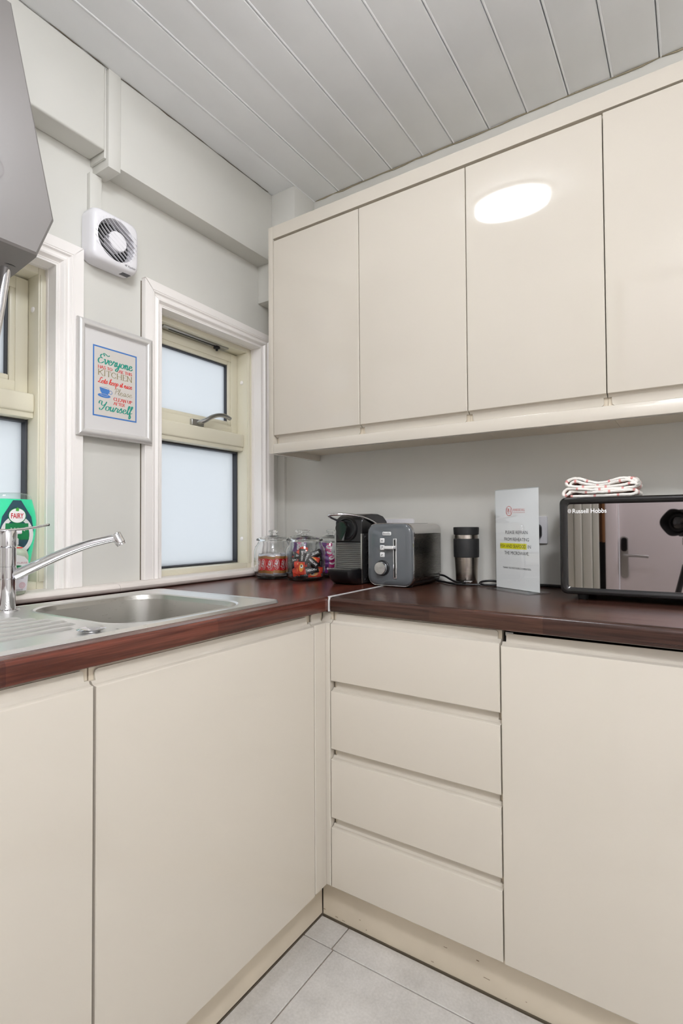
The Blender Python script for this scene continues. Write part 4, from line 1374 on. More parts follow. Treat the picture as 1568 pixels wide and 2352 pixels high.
bm_ = plane_map((gx_ + 0.0262, gy_, 1.12), (0, 1, 0), (0, 0, 1))
lb = t.part('label', poly_mb(bm_, [(-0.020, -0.095), (0.020, -0.095), (0.034, -0.06), (0.042, -0.02), (0.036, 0.015), (0.010, 0.058), (-0.010, 0.058), (-0.036, 0.015), (-0.042, -0.02), (-0.034, -0.06)], 0.0), M['label_navy'], smooth=0)
t.part('label_swoosh', ring_mb(bm_, 0, -0.032, 0.041, 0.05, 0.010, 40, 0.0006), M['alu'], parent=lb, smooth=0)
t.part('label_panel', poly_mb(bm_, [(-0.030, -0.045), (0.030, -0.045), (0.028, -0.002), (-0.028, -0.002)], 0.0009), M['label_green'], parent=lb, smooth=0)
t.part('badge', poly_mb(bm_, ell(0, 0.018, 0.0225, 0.0205, 36), 0.0013), M['label_green'], parent=lb, smooth=0)
t.part('badge', poly_mb(bm_, ell(0, 0.018, 0.0205, 0.0185, 36), 0.0016), M['label_white'], parent=lb, smooth=0)
t.part('lettering', text_mb('FAIRY', bm_, 0, 0.0175, width=0.031, height=0.0135, bold=0.02, lift=0.0020), M['ink_dred'], parent=lb, smooth=0)
t.part('leaf', poly_mb(bm_, [(-0.004, 0.030), (0.003, 0.0295), (0.0045, 0.034), (0.0005, 0.040), (-0.0035, 0.036)], 0.0020), mat('leaf_green', (70, 170, 60), 0.4), parent=lb, smooth=0)
t.part('lettering', text_mb('MAX', bm_, 0.002, -0.018, width=0.036, height=0.009, bold=0.01, lift=0.0015), M['ink_white'], parent=lb, smooth=0)

hx_, hy_ = 0.0275, -1.081
t = Thing('hand_soap_bottle', 'clear pump bottle of pale hand soap on the sill behind the tap', 'bottle', (hx_, hy_, 0.9365))
t.part('bottle', loft(MB(), bottle_loops(hx_, hy_, [(0.9372, 0.027, 0.019), (0.940, 0.030, 0.021), (0.97, 0.0325, 0.0225), (1.01, 0.0365, 0.024), (1.035, 0.037, 0.024), (1.048, 0.033, 0.022), (1.056, 0.024, 0.017), (1.061, 0.012, 0.012), (1.064, 0.011, 0.011)], sq=2.3)), M['soap_milk'], smooth=60)
pu = t.part('pump', MB().lathe([(0.0, 1.063), (0.0135, 1.0635), (0.0135, 1.078), (0.012, 1.080), (0.0045, 1.081), (0.0045, 1.092), (0.0, 1.092)], (hx_, hy_, 0), 24), M['white_pl'])
t.part('nozzle', MB().box(hx_ - 0.010, hx_ + 0.034, hy_ - 0.008, hy_ + 0.008, 1.0905, 1.100, 0.003, 3), M['white_pl'], parent=pu)
sm = plane_map((hx_ + 0.0246, hy_, 0.992), (0, 1, 0), (0, 0, 1))
lb = t.part('label', poly_mb(sm, [(-0.023, -0.045), (0.023, -0.045), (0.029, 0.012), (0.027, 0.030), (0.018, 0.041), (0, 0.046), (-0.018, 0.041), (-0.027, 0.030), (-0.029, 0.012)], 0), M['label_white'], smooth=0)
t.part('label_panel', poly_mb(sm, [(-0.0228, -0.0448), (0.0228, -0.0448), (0.0284, 0.014), (-0.0284, 0.014)], 0.0004), M['label_grey'], parent=lb, smooth=0)
t.part('badge', poly_mb(sm, ell(0, 0.0085, 0.019, 0.0115), 0.0008), M['label_green'], parent=lb, smooth=0)
t.part('lettering', text_mb('MOISTURISE', sm, 0.002, 0.0255, width=0.046, height=0.0045, lift=0.0008), M['ink_pink'], parent=lb, smooth=0)
t.part('lettering', text_mb('LIQUID\nHANDWASH', sm, 0.0, -0.0105, width=0.030, height=0.0085, lift=0.0008), M['ink_grey'], parent=lb, smooth=0)
t.part('lettering', text_mb('Anti-Bacterial', sm, -0.002, -0.0415, width=0.030, height=0.0035, lift=0.0008), M['ink_grey'], parent=lb, smooth=0)
mb = ring_mb(sm, 0.012, -0.031, 0.0075, 0.0075, 0.0009, 28, 0.0008)
for r_ in (0.0052, 0.003):
    q2 = ring_mb(sm, 0.012, -0.031, r_, r_, 0.0008, 24, 0.0008)
    mb.add(q2.v, q2.f)
t.part('logo', mb, M['ink_pink'], parent=lb, smooth=0)
t.part('red_tab', poly_mb(sm, [(-0.006, 0.0625), (0.016, 0.0625), (0.016, 0.0655), (-0.006, 0.0655)], -0.006), M['ink_red'], smooth=0)

# ================================================================== on the worktop
TOPZ = 0.9102
JAR_R = 0.072


def jar(x, y, s, label, lid_lab=None):
    t = Thing('storage_jar', label, 'jar', (x, y, TOPZ), group='glass storage jars in the corner')
    R = JAR_R * s
    g = t.part('glass_body', MB().lathe([(0.0, 0.004), (R * 0.80, 0.004), (R * 0.93, 0.010), (R * 0.985, 0.026), (R, 0.05), (R, 0.095), (R * 0.985, 0.107), (R * 0.93, 0.118), (R * 0.83, 0.128), (R * 0.78, 0.135),
                                        (R * 0.785, 0.140), (R * 0.755, 0.140), (R * 0.75, 0.134), (R * 0.80, 0.126), (R * 0.90, 0.115), (R * 0.955, 0.105), (R * 0.965, 0.095), (R * 0.965, 0.03), (R * 0.92, 0.014), (R * 0.8, 0.008), (0, 0.008)],
                                       (x, y, TOPZ), 40), M['glass'], smooth=60)
    t.part('glass_base', MB().lathe([(0.0, 0.0), (R * 0.74, 0.0), (R * 0.84, 0.0025), (R * 0.80, 0.0042), (0.0, 0.0042)], (x, y, TOPZ), 40), M['glass'], smooth=60)
    l = t.part('lid', MB().lathe([(0, 0.1560), (R * 0.38, 0.1530), (R * 0.66, 0.1475), (R * 0.70, 0.1375), (R * 0.725, 0.1375), (R * 0.735, 0.1412), (R * 0.865, 0.1415), (R * 0.88, 0.1445), (R * 0.865, 0.148), (R * 0.70, 0.152), (R * 0.40, 0.158), (0.014, 0.161), (0.0, 0.161)], (x, y, TOPZ), 40), M['glass'], smooth=60)
    t.part('lid_knob', MB().lathe([(0, 0.1613), (0.0125, 0.1613), (0.0105, 0.165), (0.0110, 0.168), (0.0165, 0.171), (0.0185, 0.1745), (0.0170, 0.178), (0.010, 0.1805), (0.0, 0.181)], (x, y, TOPZ), 28), M['glass'], parent=l, smooth=60)
    return t


J1 = (0.150, -0.215)
J2 = (0.295, -0.205)
J3 = (0.165, -0.071)
J4 = (0.312, -0.068)
j1 = jar(*J1, 1.0, 'clear glass jar of wrapped biscuits nearest the window')
j2 = jar(*J2, 1.0, 'clear glass jar of red and black coffee sticks, in front of the others')
j3 = jar(*J3, 0.76, 'clear glass jar in the corner behind the biscuit and coffee jars')
j4 = jar(*J4, 0.83, 'clear glass jar of purple sachets beside the coffee machine')


def packet_mesh(name, L, Wd, Th, bands, mats, crimp=0.12):
    """pillow packet along local x; bands = [(t_end, material index)]"""
    ts = [0, crimp * 0.4, crimp]
    for e, _ in bands[:-1]:
        ts.append(e)
    ts += [1 - crimp, 1 - crimp * 0.4, 1]
    ts = sorted(set(ts))
    mb = MB()
    loops, m_ = [], 10
    for t_ in ts:
        f = min(1, min(t_, 1 - t_) / crimp)
        h = Th * (0.12 + 0.88 * f ** 0.6)
        w = Wd * (1.03 - 0.05 * f)
        loops.append([((t_ - 0.5) * L, w / 2 * math.cos(2 * PI * k_ / m_), h / 2 * math.sin(2 * PI * k_ / m_)) for k_ in range(m_)])
    vs = [p for q_ in loops for p in q_]
    for a in range(len(loops) - 1):
        tm = (ts[a] + ts[a + 1]) / 2
        mi = next(m for e, m in bands if tm <= e)
        mb.add(vs[a * m_:(a + 2) * m_], [(i, (i + 1) % m_, m_ + (i + 1) % m_, m_ + i) for i in range(m_)], mi)
    mb.add(loops[0], [tuple(range(m_))], bands[0][1])
    mb.add(loops[-1], [tuple(range(m_))], bands[-1][1])
    b = bmesh.new()
    o = mb.build(name, mats, smooth=60)
    b.from_mesh(o.data)
    bmesh.ops.remove_doubles(b, verts=b.verts[:], dist=1e-6)
    bmesh.ops.recalc_face_normals(b, faces=b.faces[:])
    b.to_mesh(o.data)
    b.free()
    return o


def pose(o, loc, d, n):
    """local x along d, local z (print side) along n"""
    X = Vector(d).normalized()
    Z = (Vector(n) - X * Vector(n).dot(X)).normalized()
    Y = Z.cross(X)
    o.matrix_world = Matrix(((X.x, Y.x, Z.x, loc[0]), (X.y, Y.y, Z.y, loc[1]), (X.z, Y.z, Z.z, loc[2]), (0, 0, 0, 1)))


def add_print(root, items):
    for mb, m_ in items:
        mb.build('lettering', M[m_], root, smooth=0, recalc=False)


def copy_packet(src):
    c = src.copy()
    COL.objects.link(c)
    for ch in src.children:
        k_ = ch.copy()
        COL.objects.link(k_)
        k_.parent = c
    return c


# biscuits: brown biscuit showing at both ends of a red band, upright in the jar
bis = packet_mesh('wrapped_biscuit', 0.078, 0.033, 0.011, [(0.10, 3), (0.24, 0), (0.78, 1), (0.90, 0), (1.0, 3)], [M['biscuit'], M['red_wrap'], M['ink_white'], M['film']], crimp=0.10)
bpm = lambda a, b, c=0.0: Vector((a, b, 0.0060 + c))
it = [(stroke_mb('Lotus', bpm, -0.012, -0.003, 0.026, 0.0075, CURSIVE, pen=0.16, thin=0.5, slant=0.2), 'ink_white')]
q2 = ring_mb(lambda a, b, c=0.0: Vector((a, b, 0.0058 + c)), 0.001, 0.0, 0.0185, 0.0085, 0.0010, 28)
it.append((q2, 'ink_white'))
add_print(bis, it)
spots = []
for i in range(11):
    a = -2.9 + i * 0.46
    spots.append((0.050, a, 0.052 + 0.002 * (i % 2), 0.0))
for i in range(5):
    spots.append((0.024, -2.2 + i * 0.9, 0.054, 0.15))
view_n = lambda ang: (math.cos(ang), math.sin(ang), 0.05)
rr = random.Random(5)
for i, (r_, a, z, tl) in enumerate(spots):
    o = bis if i == 0 else copy_packet(bis)
    x, y = J1[0] + r_ * math.cos(a), J1[1] + r_ * math.sin(a)
    tilt = rr.uniform(-0.10, 0.10)
    pose(o, (x, y, TOPZ + z), (-math.sin(a) * tilt, math.cos(a) * tilt, 1), view_n(a + rr.uniform(-0.2, 0.2)))
    lab = {3: 'wrapped biscuit just left of the front-facing one in the window jar', 4: 'wrapped biscuit with red band facing straight out of the window jar',
           5: 'wrapped biscuit just right of the front-facing one in the window jar'}.get(i, 'wrapped caramel biscuit with red band, round the side or back of the window jar')
    tag(o, lab, 'biscuit', 'wrapped biscuits in the window jar')

# coffee sticks: red-orange half with a cup print, dark half with lettering
stick = packet_mesh('coffee_stick', 0.092, 0.0235, 0.008, [(0.50, 0), (1.0, 1)], [M['red_sachet'], M['dark_sachet']], crimp=0.07)
fz = lambda a, b, c=0.0: Vector((a, b, 0.0040 + c))
it = [(text_mb('NESCAFÉ', fz, 0.022, 0.001, width=0.034, height=0.0085, bold=0.02, lift=0.0008), 'ink_white'),
      (poly_mb(fz, ell(-0.020, 0.0, 0.015, 0.0080, 16), 0.0006), 'orange'),
      (poly_mb(fz, ell(-0.016, -0.001, 0.0065, 0.0050, 16), 0.0009), 'ink_white'),
      (poly_mb(fz, ell(-0.014, 0.0, 0.0035, 0.0025, 12), 0.0012), 'dark_sachet')]
add_print(stick, it)
VN = Vector((1.476 - J2[0], -1.757 - J2[1], 0)).normalized()     # towards the camera side
VR = Vector((-VN.y, VN.x, 0))                                     # to the right as seen from there
sp = [  # right, toward front, height, tilt of the stick in the vertical plane (deg), depth turn
    (0.020, 0.060, 0.080, -42, 0), (0.012, 0.060, 0.060, 2, 0), (0.020, 0.061, 0.020, 4, 180), (-0.018, 0.058, 0.074, 2, 180), (0.024, 0.050, 0.086, 22, 0), (-0.030, 0.050, 0.045, 85, 0),
    (-0.020, 0.045, 0.056, 60, 0), (0.034, 0.050, 0.040, -8, 180), (-0.022, 0.040, 0.074, 80, 180), (0.000, 0.040, 0.034, 10, 0), (0.010, 0.030, 0.080, -15, 180), (0.030, 0.030, 0.070, 12, 0),
    (-0.010, 0.010, 0.055, 35, 0), (0.010, 0.000, 0.030, -20, 180), (-0.005, 0.0, 0.078, 5, 0)]
for i, (r_, f_2, h, deg, turn) in enumerate(sp):
    o = stick if i == 0 else copy_packet(stick)
    dd = math.radians(deg + turn)
    D = VR * math.cos(dd) + Vector((0, 0, 1)) * math.sin(dd)
    lim = math.sqrt(max(0, 0.062 ** 2 - (0.049 * abs(math.cos(dd)) + abs(r_) * 0.45) ** 2)) if 0.049 * abs(math.cos(dd)) + abs(r_) * 0.45 < 0.0615 else 0.016
    f3 = max(-lim, min(f_2, lim))
    c_ = Vector((J2[0], J2[1], TOPZ)) + VR * r_ * 0.45 + VN * f3 + Vector((0, 0, max(0.016 + 0.0525 * abs(math.sin(dd)), h)))
    nn = VN + Vector((0, 0, 0.25))
    pose(o, c_, D, nn)
    lab = ['coffee stick slanting down to the right across the front of its jar', 'level coffee stick halfway up the front of its jar, lettering upright',
           'lowest coffee stick lying flat at the front of its jar, lettering upside down', 'level coffee stick high in its jar with upside-down lettering on the left',
           'coffee stick rising to the right at the top of its jar', 'coffee stick standing almost upright at the left of its jar'][i] if i < 6 else 'red and black coffee stick buried deeper among the others in its jar'
    tag(o, lab, 'coffee sachet', 'coffee sticks in the front jar')

# purple and pink sachets
choc = packet_mesh('chocolate_sachet', 0.082, 0.046, 0.010, [(0.30, 0), (0.62, 1), (0.8, 3), (1.0, 2)], [M['purple'], M['magenta'], M['purple'], M['ink_white']], crimp=0.08)
it = [(poly_mb(lambda a, b, c=0.0: Vector((a, b, 0.0050 + c)), ell(-0.004, 0.002, 0.013, 0.010, 18), 0.0006), 'ink_white'),
      (poly_mb(lambda a, b, c=0.0: Vector((a, b, 0.0050 + c)), ell(-0.003, 0.004, 0.009, 0.004, 16), 0.0010), 'pink')]
add_print(choc, it)
first = True
for (jx, jy), cnt, lab, grp in ((J4, 10, 'purple and pink drinking chocolate sachet in the jar beside the coffee machine', 'sachets in the jar beside the coffee machine'),
                                (J3, 5, 'pink and purple sachet in the corner jar behind the coffee sticks', 'sachets in the corner jar')):
    for i in range(cnt):
        o = choc if first else copy_packet(choc)
        first = False
        lay = i % 5
        a = math.radians(-52 + rr.uniform(-14, 14))
        d = Vector((math.sin(-a) * 0.98, math.cos(a) * 0.98, rr.uniform(-0.18, 0.18)))
        off = (0.036 if i < 5 else 0.008) * (1 if cnt == 10 else 0.8) + rr.uniform(-0.004, 0.004)
        nv = Vector((math.cos(a), math.sin(a), 0.25))
        sc_ = 0.80 if cnt == 10 else 0.70
        pose(o, Vector((jx, jy, TOPZ + 0.034 + lay * 0.0195)) + Vector((math.cos(a), math.sin(a), 0)) * off, d, nv)
        o.scale = (sc_, sc_ * 0.85, 1)
        l2 = lab
        if cnt == 10:
            l2 = ('%s purple drinking chocolate sachet in the front stack beside the coffee machine' % ['lowest', 'second lowest', 'middle', 'second highest', 'topmost'][i]) if i < 5 else 'purple drinking chocolate sachet behind the front stack in its jar'
        tag(o, l2, 'sachet', grp)

# ---------------- coffee machine
t = Thing('coffee_machine', 'compact black capsule coffee machine between the glass jars and the toaster', 'coffee machine', (0.499, -0.13, TOPZ))
cx0, cx1 = 0.444, 0.553
yf = -0.232
prof = [(yf + 0.004, 1.049), (yf, 1.053), (yf, 1.118), (yf + 0.008, 1.130), (-0.205, 1.140), (-0.165, 1.146), (-0.120, 1.146), (-0.085, 1.139), (-0.060, 1.122), (-0.046, 1.095), (-0.045, 0.93), (-0.045, 0.9115), (-0.10, 0.9115), (-0.178, 0.9115), (-0.178, 1.049)]
mb = MB()
n = len(prof)
rows = [(cx0 + 0.002, 0.004), (cx0 + 0.006, 0.0), (cx1 - 0.006, 0.0), (cx1 - 0.002, 0.004)]
cyc = sum(p[0] for p in prof) / n
czc = sum(p[1] for p in prof) / n
vs = [(x, y + (cyc - y) * ins * 8 * 0.5, z + (1.03 - z) * ins * 8 * 0.5) for x, ins in rows for y, z in prof]
fs = [(k_ * n + i, k_ * n + (i + 1) % n, (k_ + 1) * n + (i + 1) % n, (k_ + 1) * n + i) for k_ in range(3) for i in range(n)] + [tuple(range(n - 1, -1, -1)), tuple(range(3 * n, 4 * n))]
mb.add(vs, fs)
t.part('housing', mb, M['black'], smooth=40)
mb = MB()
mb.box(cx0 - 0.001, cx0 + 0.006, yf - 0.004, -0.11, 0.9305, 1.079, 0.002)
t.part('side_frame', mb, M['satin'])
t.part('side_frame', MB().box(cx1 - 0.006, cx1 + 0.001, yf - 0.004, yf + 0.004, 0.914, 1.079, 0.0015), M['satin'])
sp_ = t.part('side_panel', MB().box(cx1 - 0.001, cx1 + 0.002, yf + 0.005, -0.06, 0.914, 1.079, 0.001), M['black_matt'])
for i in range(7):
    t.part('vent_rib', MB().box(cx1 + 0.0018, cx1 + 0.004, yf + 0.02, -0.07, 0.930 + i * 0.0205, 0.936 + i * 0.0205, 0.001), M['black'], parent=sp_)
for z in (0.926, 1.068):
    t.part('screw', MB().lathe([(0, 0.003), (0.0028, 0.002), (0.003, 0)], (cx1 + 0.002, yf + 0.013, z), 12, 'x'), M['chrome'], parent=sp_)
bk = t.part('front_panel', MB().box(cx0 + 0.005, cx1 - 0.005, yf + 0.006, yf + 0.02, 0.958, 1.05), mat('steel_dark', (120, 118, 122), 0.3, metal=1))
for i in range(13):
    z = 0.962 + i * 0.0067
    t.part('panel_rib', MB().prism([(yf - 0.001, z), (yf - 0.003, z + 0.0022), (yf - 0.001, z + 0.0044), (yf + 0.007, z + 0.005), (yf + 0.007, z - 0.0006)], cx0 + 0.007, cx1 - 0.007, lambda x, y, zz: (x, y, zz)), M['satin'], parent=bk)
# brew head: disc and teardrop outlet
hd = t.part('brew_head', MB().lathe([(0.041, 0.03), (0.0405, -0.004), (0.037, -0.009), (0.034, -0.010), (0.031, -0.006), (0.0, -0.006)], (0.494, yf, 1.094), 36, rot=Matrix(((1, 0, 0), (0, 0, 1), (0, -1, 0)))), M['black'])
td = []
for i in range(24):
    a = 2 * PI * i / 24
    td.append((0.024 * math.cos(a), 0.024 * math.sin(a)))
td = [p for p in td if not (-2.5 < math.atan2(p[1], p[0]) < -0.75)]
td.sort(key=lambda p: (math.atan2(p[1], p[0]) + PI * 0.5) % (2 * PI))
td += [(-0.005, -0.041), (0.004, -0.041)]
fmx = lambda d, k_: [(0.484 + p[0] * k_, yf - d, 1.097 + p[1] * k_) for p in td]
mb = MB()
loft(mb, [fmx(0.0, 1.0), fmx(0.020, 1.0), fmx(0.026, 0.9)])
t.part('outlet', mb, M['black_gloss'], parent=hd, smooth=40)
# lever handle: chrome loop from the sides over the front
hl = catmull([(0.446, -0.165, 1.108), (0.444, -0.215, 1.123), (0.447, -0.268, 1.136), (0.462, -0.292, 1.141), (0.490, -0.292, 1.143), (0.520, -0.270, 1.143), (0.545, -0.232, 1.136), (0.555, -0.185, 1.124), (0.556, -0.145, 1.111)], 6)
t.part('lever', MB().tube(hl, 0.0042, 12, flat=1.0), M['chrome'], smooth=60)
# drip tray cup
tx0, tx1 = 0.449, 0.552
mb = MB()
prof = [(-0.200, 0.9105), (-0.2455, 0.9105), (-0.262, 0.9130), (-0.282, 0.924), (-0.297, 0.940), (-0.303, 0.955), (-0.3025, 0.9605), (-0.298, 0.9612), (-0.200, 0.9612)]
n = len(prof)
rows = [(tx0, 0.75), (tx0 + 0.008, 0.94), (tx0 + 0.02, 1.0), (tx1 - 0.02, 1.0), (tx1 - 0.008, 0.94), (tx1, 0.75)]
vs = [(x, -0.20 + (y + 0.20) * k_, z) for x, k_ in rows for y, z in prof]
fs = [(k_ * n + i, k_ * n + (i + 1) % n, (k_ + 1) * n + (i + 1) % n, (k_ + 1) * n + i) for k_ in range(5) for i in range(n)] + [tuple(range(n - 1, -1, -1)), tuple(range(5 * n, 6 * n))]
mb.add(vs, fs)
tr = t.part('drip_tray', mb, M['black'], smooth=50)
t.part('tray_grid', MB().box(tx0 + 0.012, tx1 - 0.012, -0.285, -0.236, 0.9614, 0.9632, 0.0005), M['satin'], parent=tr)

# ---------------- toaster
t = Thing('toaster', 'grey and steel two-slice toaster on the worktop joint, next to the coffee machine', 'toaster', (0.665, -0.135, TOPZ))
tx, tz, tw, tht = 0.6635, 1.0130, 0.160, 0.198
tyf, tyb = -0.252, -0.022
def tl(y, w, h, r, cz=tz, cx=tx):
    return [(cx + a, y, cz + b) for a, b in rrect(w, h, r, 7)]
fc = t.part('front_panel', loft(MB(), [tl(tyf + 0.012, tw - 0.001, tht - 0.001, 0.030), tl(tyf + 0.004, tw - 0.003, tht - 0.003, 0.029), tl(tyf, tw - 0.010, tht - 0.010, 0.027), tl(tyf - 0.002, tw - 0.04, tht - 0.04, 0.02)]), M['toaster_grey'], smooth=60)
t.part('chrome_trim', loft(MB(), [tl(tyf + 0.018, tw + 0.003, tht + 0.003, 0.032), tl(tyf + 0.0085, tw + 0.003, tht + 0.003, 0.032), tl(tyf + 0.007, tw + 0.001, tht + 0.001, 0.031), tl(tyf + 0.0075, tw - 0.003, tht - 0.003, 0.029)], cap0=False, cap1=False), M['chrome'], smooth=60)
def shell(z_lo, z_hi, w, y0, y1, bow):
    """side shell with slightly bowed flanks and rounded ends (plan outline lofted in z)"""
    out = []
    for z, k_ in z_lo:
        L_ = []
        m_ = 12
        for i in range(m_ + 1):
            q_ = i / m_
            L_.append((tx + (w / 2) * k_ + bow * math.sin(PI * q_), y0 + (y1 - y0) * q_, z))
        for i in range(m_ + 1):
            q_ = 1 - i / m_
            L_.append((tx - (w / 2) * k_ - bow * math.sin(PI * q_), y0 + (y1 - y0) * q_, z))
        out.append(L_)
    return out
t.part('steel_body', loft(MB(), shell([(0.929, 0.93), (0.934, 0.985), (0.945, 1.0), (1.078, 1.0)], 0, 0.157, tyf + 0.016, tyb, 0.006)), M['steel_side'], smooth=60)
t.part('top_cover', loft(MB(), shell([(1.0795, 1.0), (1.092, 0.99), (1.102, 0.94), (1.109, 0.83), (1.1118, 0.7)], 0, 0.1575, tyf + 0.016, tyb + 0.002, 0.006)), mat('grey_steel_cover', (190, 188, 184), 0.35, metal=0.5), smooth=60)
t.part('base', loft(MB(), shell([(0.914, 0.86), (0.922, 0.95), (0.929, 0.97)], 0, 0.155, tyf + 0.022, tyb - 0.004, 0.004)), M['black'], smooth=50)
for sx in (-1, 1):
    t.part('slot', MB().box(tx + sx * 0.030 - 0.014, tx + sx * 0.030 + 0.014, tyf + 0.045, tyb - 0.03, 1.1105, 1.1125), M['void'], smooth=0)
for sx in (-0.05, 0.05):
    for yy in (tyf + 0.045, tyb - 0.045):
        t.part('foot', MB().lathe([(0, 0), (0.010, 0), (0.010, 0.006), (0, 0.006)], (tx + sx, yy, TOPZ), 14), M['black_matt'])
tm_ = plane_map((tx, tyf - 0.0022, tz), (1, 0, 0), (0, 0, 1))
def tpart(name, w, h, r, cx, cz, d0, d1, m_, par=fc):
    return t.part(name, loft(MB(), [[tm_(cx + a, cz + b, d0) for a, b in rrect(w, h, r, 4)], [tm_(cx + a, cz + b, d1) for a, b in rrect(w, h, r, 4)], [tm_(cx + a, cz + b, d1 + 0.0008) for a, b in rrect(w - 0.002, h - 0.002, r * 0.8, 4)]]), m_, parent=par)
tpart('badge', 0.031, 0.0115, 0.003, -0.006, 0.067, 0.0, 0.0012, M['alu'])
t.part('lettering', text_mb('Breville', tm_, -0.006, 0.0672, width=0.024, height=0.0062, lift=0.0023), M['ink_grey'], parent=fc, smooth=0)
for i, z in enumerate((0.0445, 0.0225, -0.0005)):
    tpart('button', 0.0155, 0.0155, 0.003, -0.022, z, 0.0, 0.003, M['alu'])
    mb = MB()
    for a, b, c_, d in (((-0.004, 0.003, 0.004, -0.003), (-0.004, -0.003, 0.004, 0.003)), ((-0.004, 0.003, 0.004, 0.003), (-0.003, -0.003, 0.004, 0.003)), ((-0.004, -0.003, 0.004, 0.002), (-0.002, 0.003, 0.001, -0.003)))[i]:
        p0, p1 = Vector((a, b, 0)), Vector((c_, d, 0))
        nn = (p1 - p0).normalized()
        nn = Vector((-nn.y, nn.x, 0)) * 0.0006
        mb.add([tm_(-0.022 + v_.x, z + v_.y, 0.0043) for v_ in (p0 - nn, p1 - nn, p1 + nn, p0 + nn)], [(0, 1, 2, 3)])
    t.part('button_symbol', mb, M['ink_grey'], parent=fc, smooth=0)
tpart('lever_slot', 0.0125, 0.128, 0.003, 0.0225, -0.012, 0.0, 0.0012, M['chrome'])
tpart('slot_gap', 0.0065, 0.121, 0.0028, 0.0225, -0.012, 0.0012, 0.0015, M['void'])
lv = t.part('lever', loft(MB(), [[tm_(0.010 + a, 0.0235 + b, 0.004) for a, b in rrect(0.033, 0.010, 0.003, 4)], [tm_(0.010 + a, 0.0235 + b, 0.020) for a, b in rrect(0.033, 0.010, 0.003, 4)], [tm_(0.010 + a, 0.0235 + b, 0.022) for a, b in rrect(0.029, 0.007, 0.002, 4)]]), M['alu'], parent=fc)
kb = t.part('knob_ring', MB().lathe([(0.0245, 0.002), (0.0245, -0.006), (0.022, -0.0075)], (tx - 0.022, tyf, 0.9705), 36, rot=Matrix(((1, 0, 0), (0, 0, 1), (0, -1, 0)))), M['black'], parent=fc)
R3 = Matrix(((1, 0, 0), (0, 0, -1), (0, 1, 0)))
ko = MB().lathe([(0.0205, 0.0), (0.0205, 0.016), (0.0190, 0.0185), (0.0, 0.0185)], (0, 0, 0), 40, rot=R3).build('knob', M['spun'], fc, smooth=40)
ko.location = Vector((tx - 0.022, tyf - 0.004, 0.9705)) - t.loc
t.part('cable', MB().tube(catmull([(0.722, -0.045, 0.925), (0.74, -0.040, 0.915), (0.772, -0.062, 0.9145), (0.80, -0.085, 0.9145), (0.826, -0.098, 0.9145), (0.860, -0.093, 0.9145), (0.900, -0.078, 0.9142)], 6), 0.0035, 8), M['black'], smooth=60)
t.part('cable', MB().tube(catmull([(0.735, -0.030, 0.935), (0.758, -0.030, 0.932), (0.80, -0.058, 0.920), (0.840, -0.092, 0.9178), (0.858, -0.098, 0.920)], 6), 0.0035, 8), M['black'], smooth=60)

# ---------------- travel mug
mx_, my_ = 0.842, -0.044
t = Thing('travel_mug', 'steel travel mug with black grip band and lid, beside the toaster', 'mug', (mx_, my_, TOPZ))
t.part('steel_body', MB().lathe([(0, TOPZ), (0.0335, TOPZ), (0.0350, 0.913), (0.0365, 0.950), (0.0392, 1.005), (0.0395, 1.045), (0.0385, 1.0605), (0.0375, 1.073), (0, 1.073)], (mx_, my_, 0), 40), brushed('mug_steel', (178, 170, 162), 0.24, (20, 20, 900), 0.05), smooth=60)
t.part('grip_band', MB().lathe([(0.0385, 0.999), (0.0408, 1.000), (0.0414, 1.02), (0.0414, 1.058), (0.0405, 1.0605), (0.0385, 1.061)], (mx_, my_, 0), 40), M['black_matt'], smooth=60)
t.part('lid', MB().lathe([(0.0375, 1.0735), (0.0405, 1.0745), (0.0418, 1.094), (0.0412, 1.0985), (0.037, 1.099), (0.035, 1.0965), (0, 1.0965)], (mx_, my_, 0), 40), M['black_matt'], smooth=50)
dv = Vector((0.32, -0.95, 0)).normalized()
um = Vector((-dv.y, dv.x, 0))
def cyl_map(c, r, d_):
    base = math.atan2(d_.y, d_.x)
    return lambda a, b, c_=0.0: Vector((c[0] + (r + c_) * math.cos(base + a / r), c[1] + (r + c_) * math.sin(base + a / r), c[2] + b))
t.part('lettering', text_mb('contigo', cyl_map((mx_, my_, 0.922), 0.0352, dv), 0.006, 0, width=0.026, height=0.006, lift=0.0008), M['ink_white'], smooth=0)

# ---------------- acrylic notice holder
sA, sB = Vector((0.9575, -0.0985, 0)), Vector((1.1095, -0.1865, 0))
su = (sB - sA).normalized()
sn = Vector((su.y, -su.x, 0))            # towards the camera
swd = (sB - sA).length
t = Thing('notice_stand', 'clear acrylic stand with a printed notice about fish and seafood', 'sign', tuple((sA + sB) / 2 + Vector((0, 0, TOPZ))))
o_ = (sA + sB) / 2
SM = plane_map((o_.x, o_.y, 0), su, (0, 0, 1))      # u along the sheet, v = height, +c to the camera
def slab(u0, u1, z0, z1, c0, c1):
    mb = MB()
    vs = [SM(a, b, c) for c in (c0, c1) for a, b in ((u0, z0), (u1, z0), (u1, z1), (u0, z1))]
    return mb.add(vs, [(3, 2, 1, 0), (4, 5, 6, 7), (0, 1, 5, 4), (1, 2, 6, 5), (2, 3, 7, 6), (3, 0, 4, 7)])
h = swd / 2
if SM(0, 0, 1).y - SM(0, 0, 0).y > 0:
    SMs = -1
else:
    SMs = 1
t.part('front_sheet', slab(-h, h, TOPZ + 0.003, 1.214, SMs * 0.0016, SMs * 0.0030), M['acrylic'], smooth=0)
t.part('back_sheet', slab(-h, h, TOPZ + 0.003, 1.214, -SMs * 0.0030, -SMs * 0.0016), M['acrylic'], smooth=0)
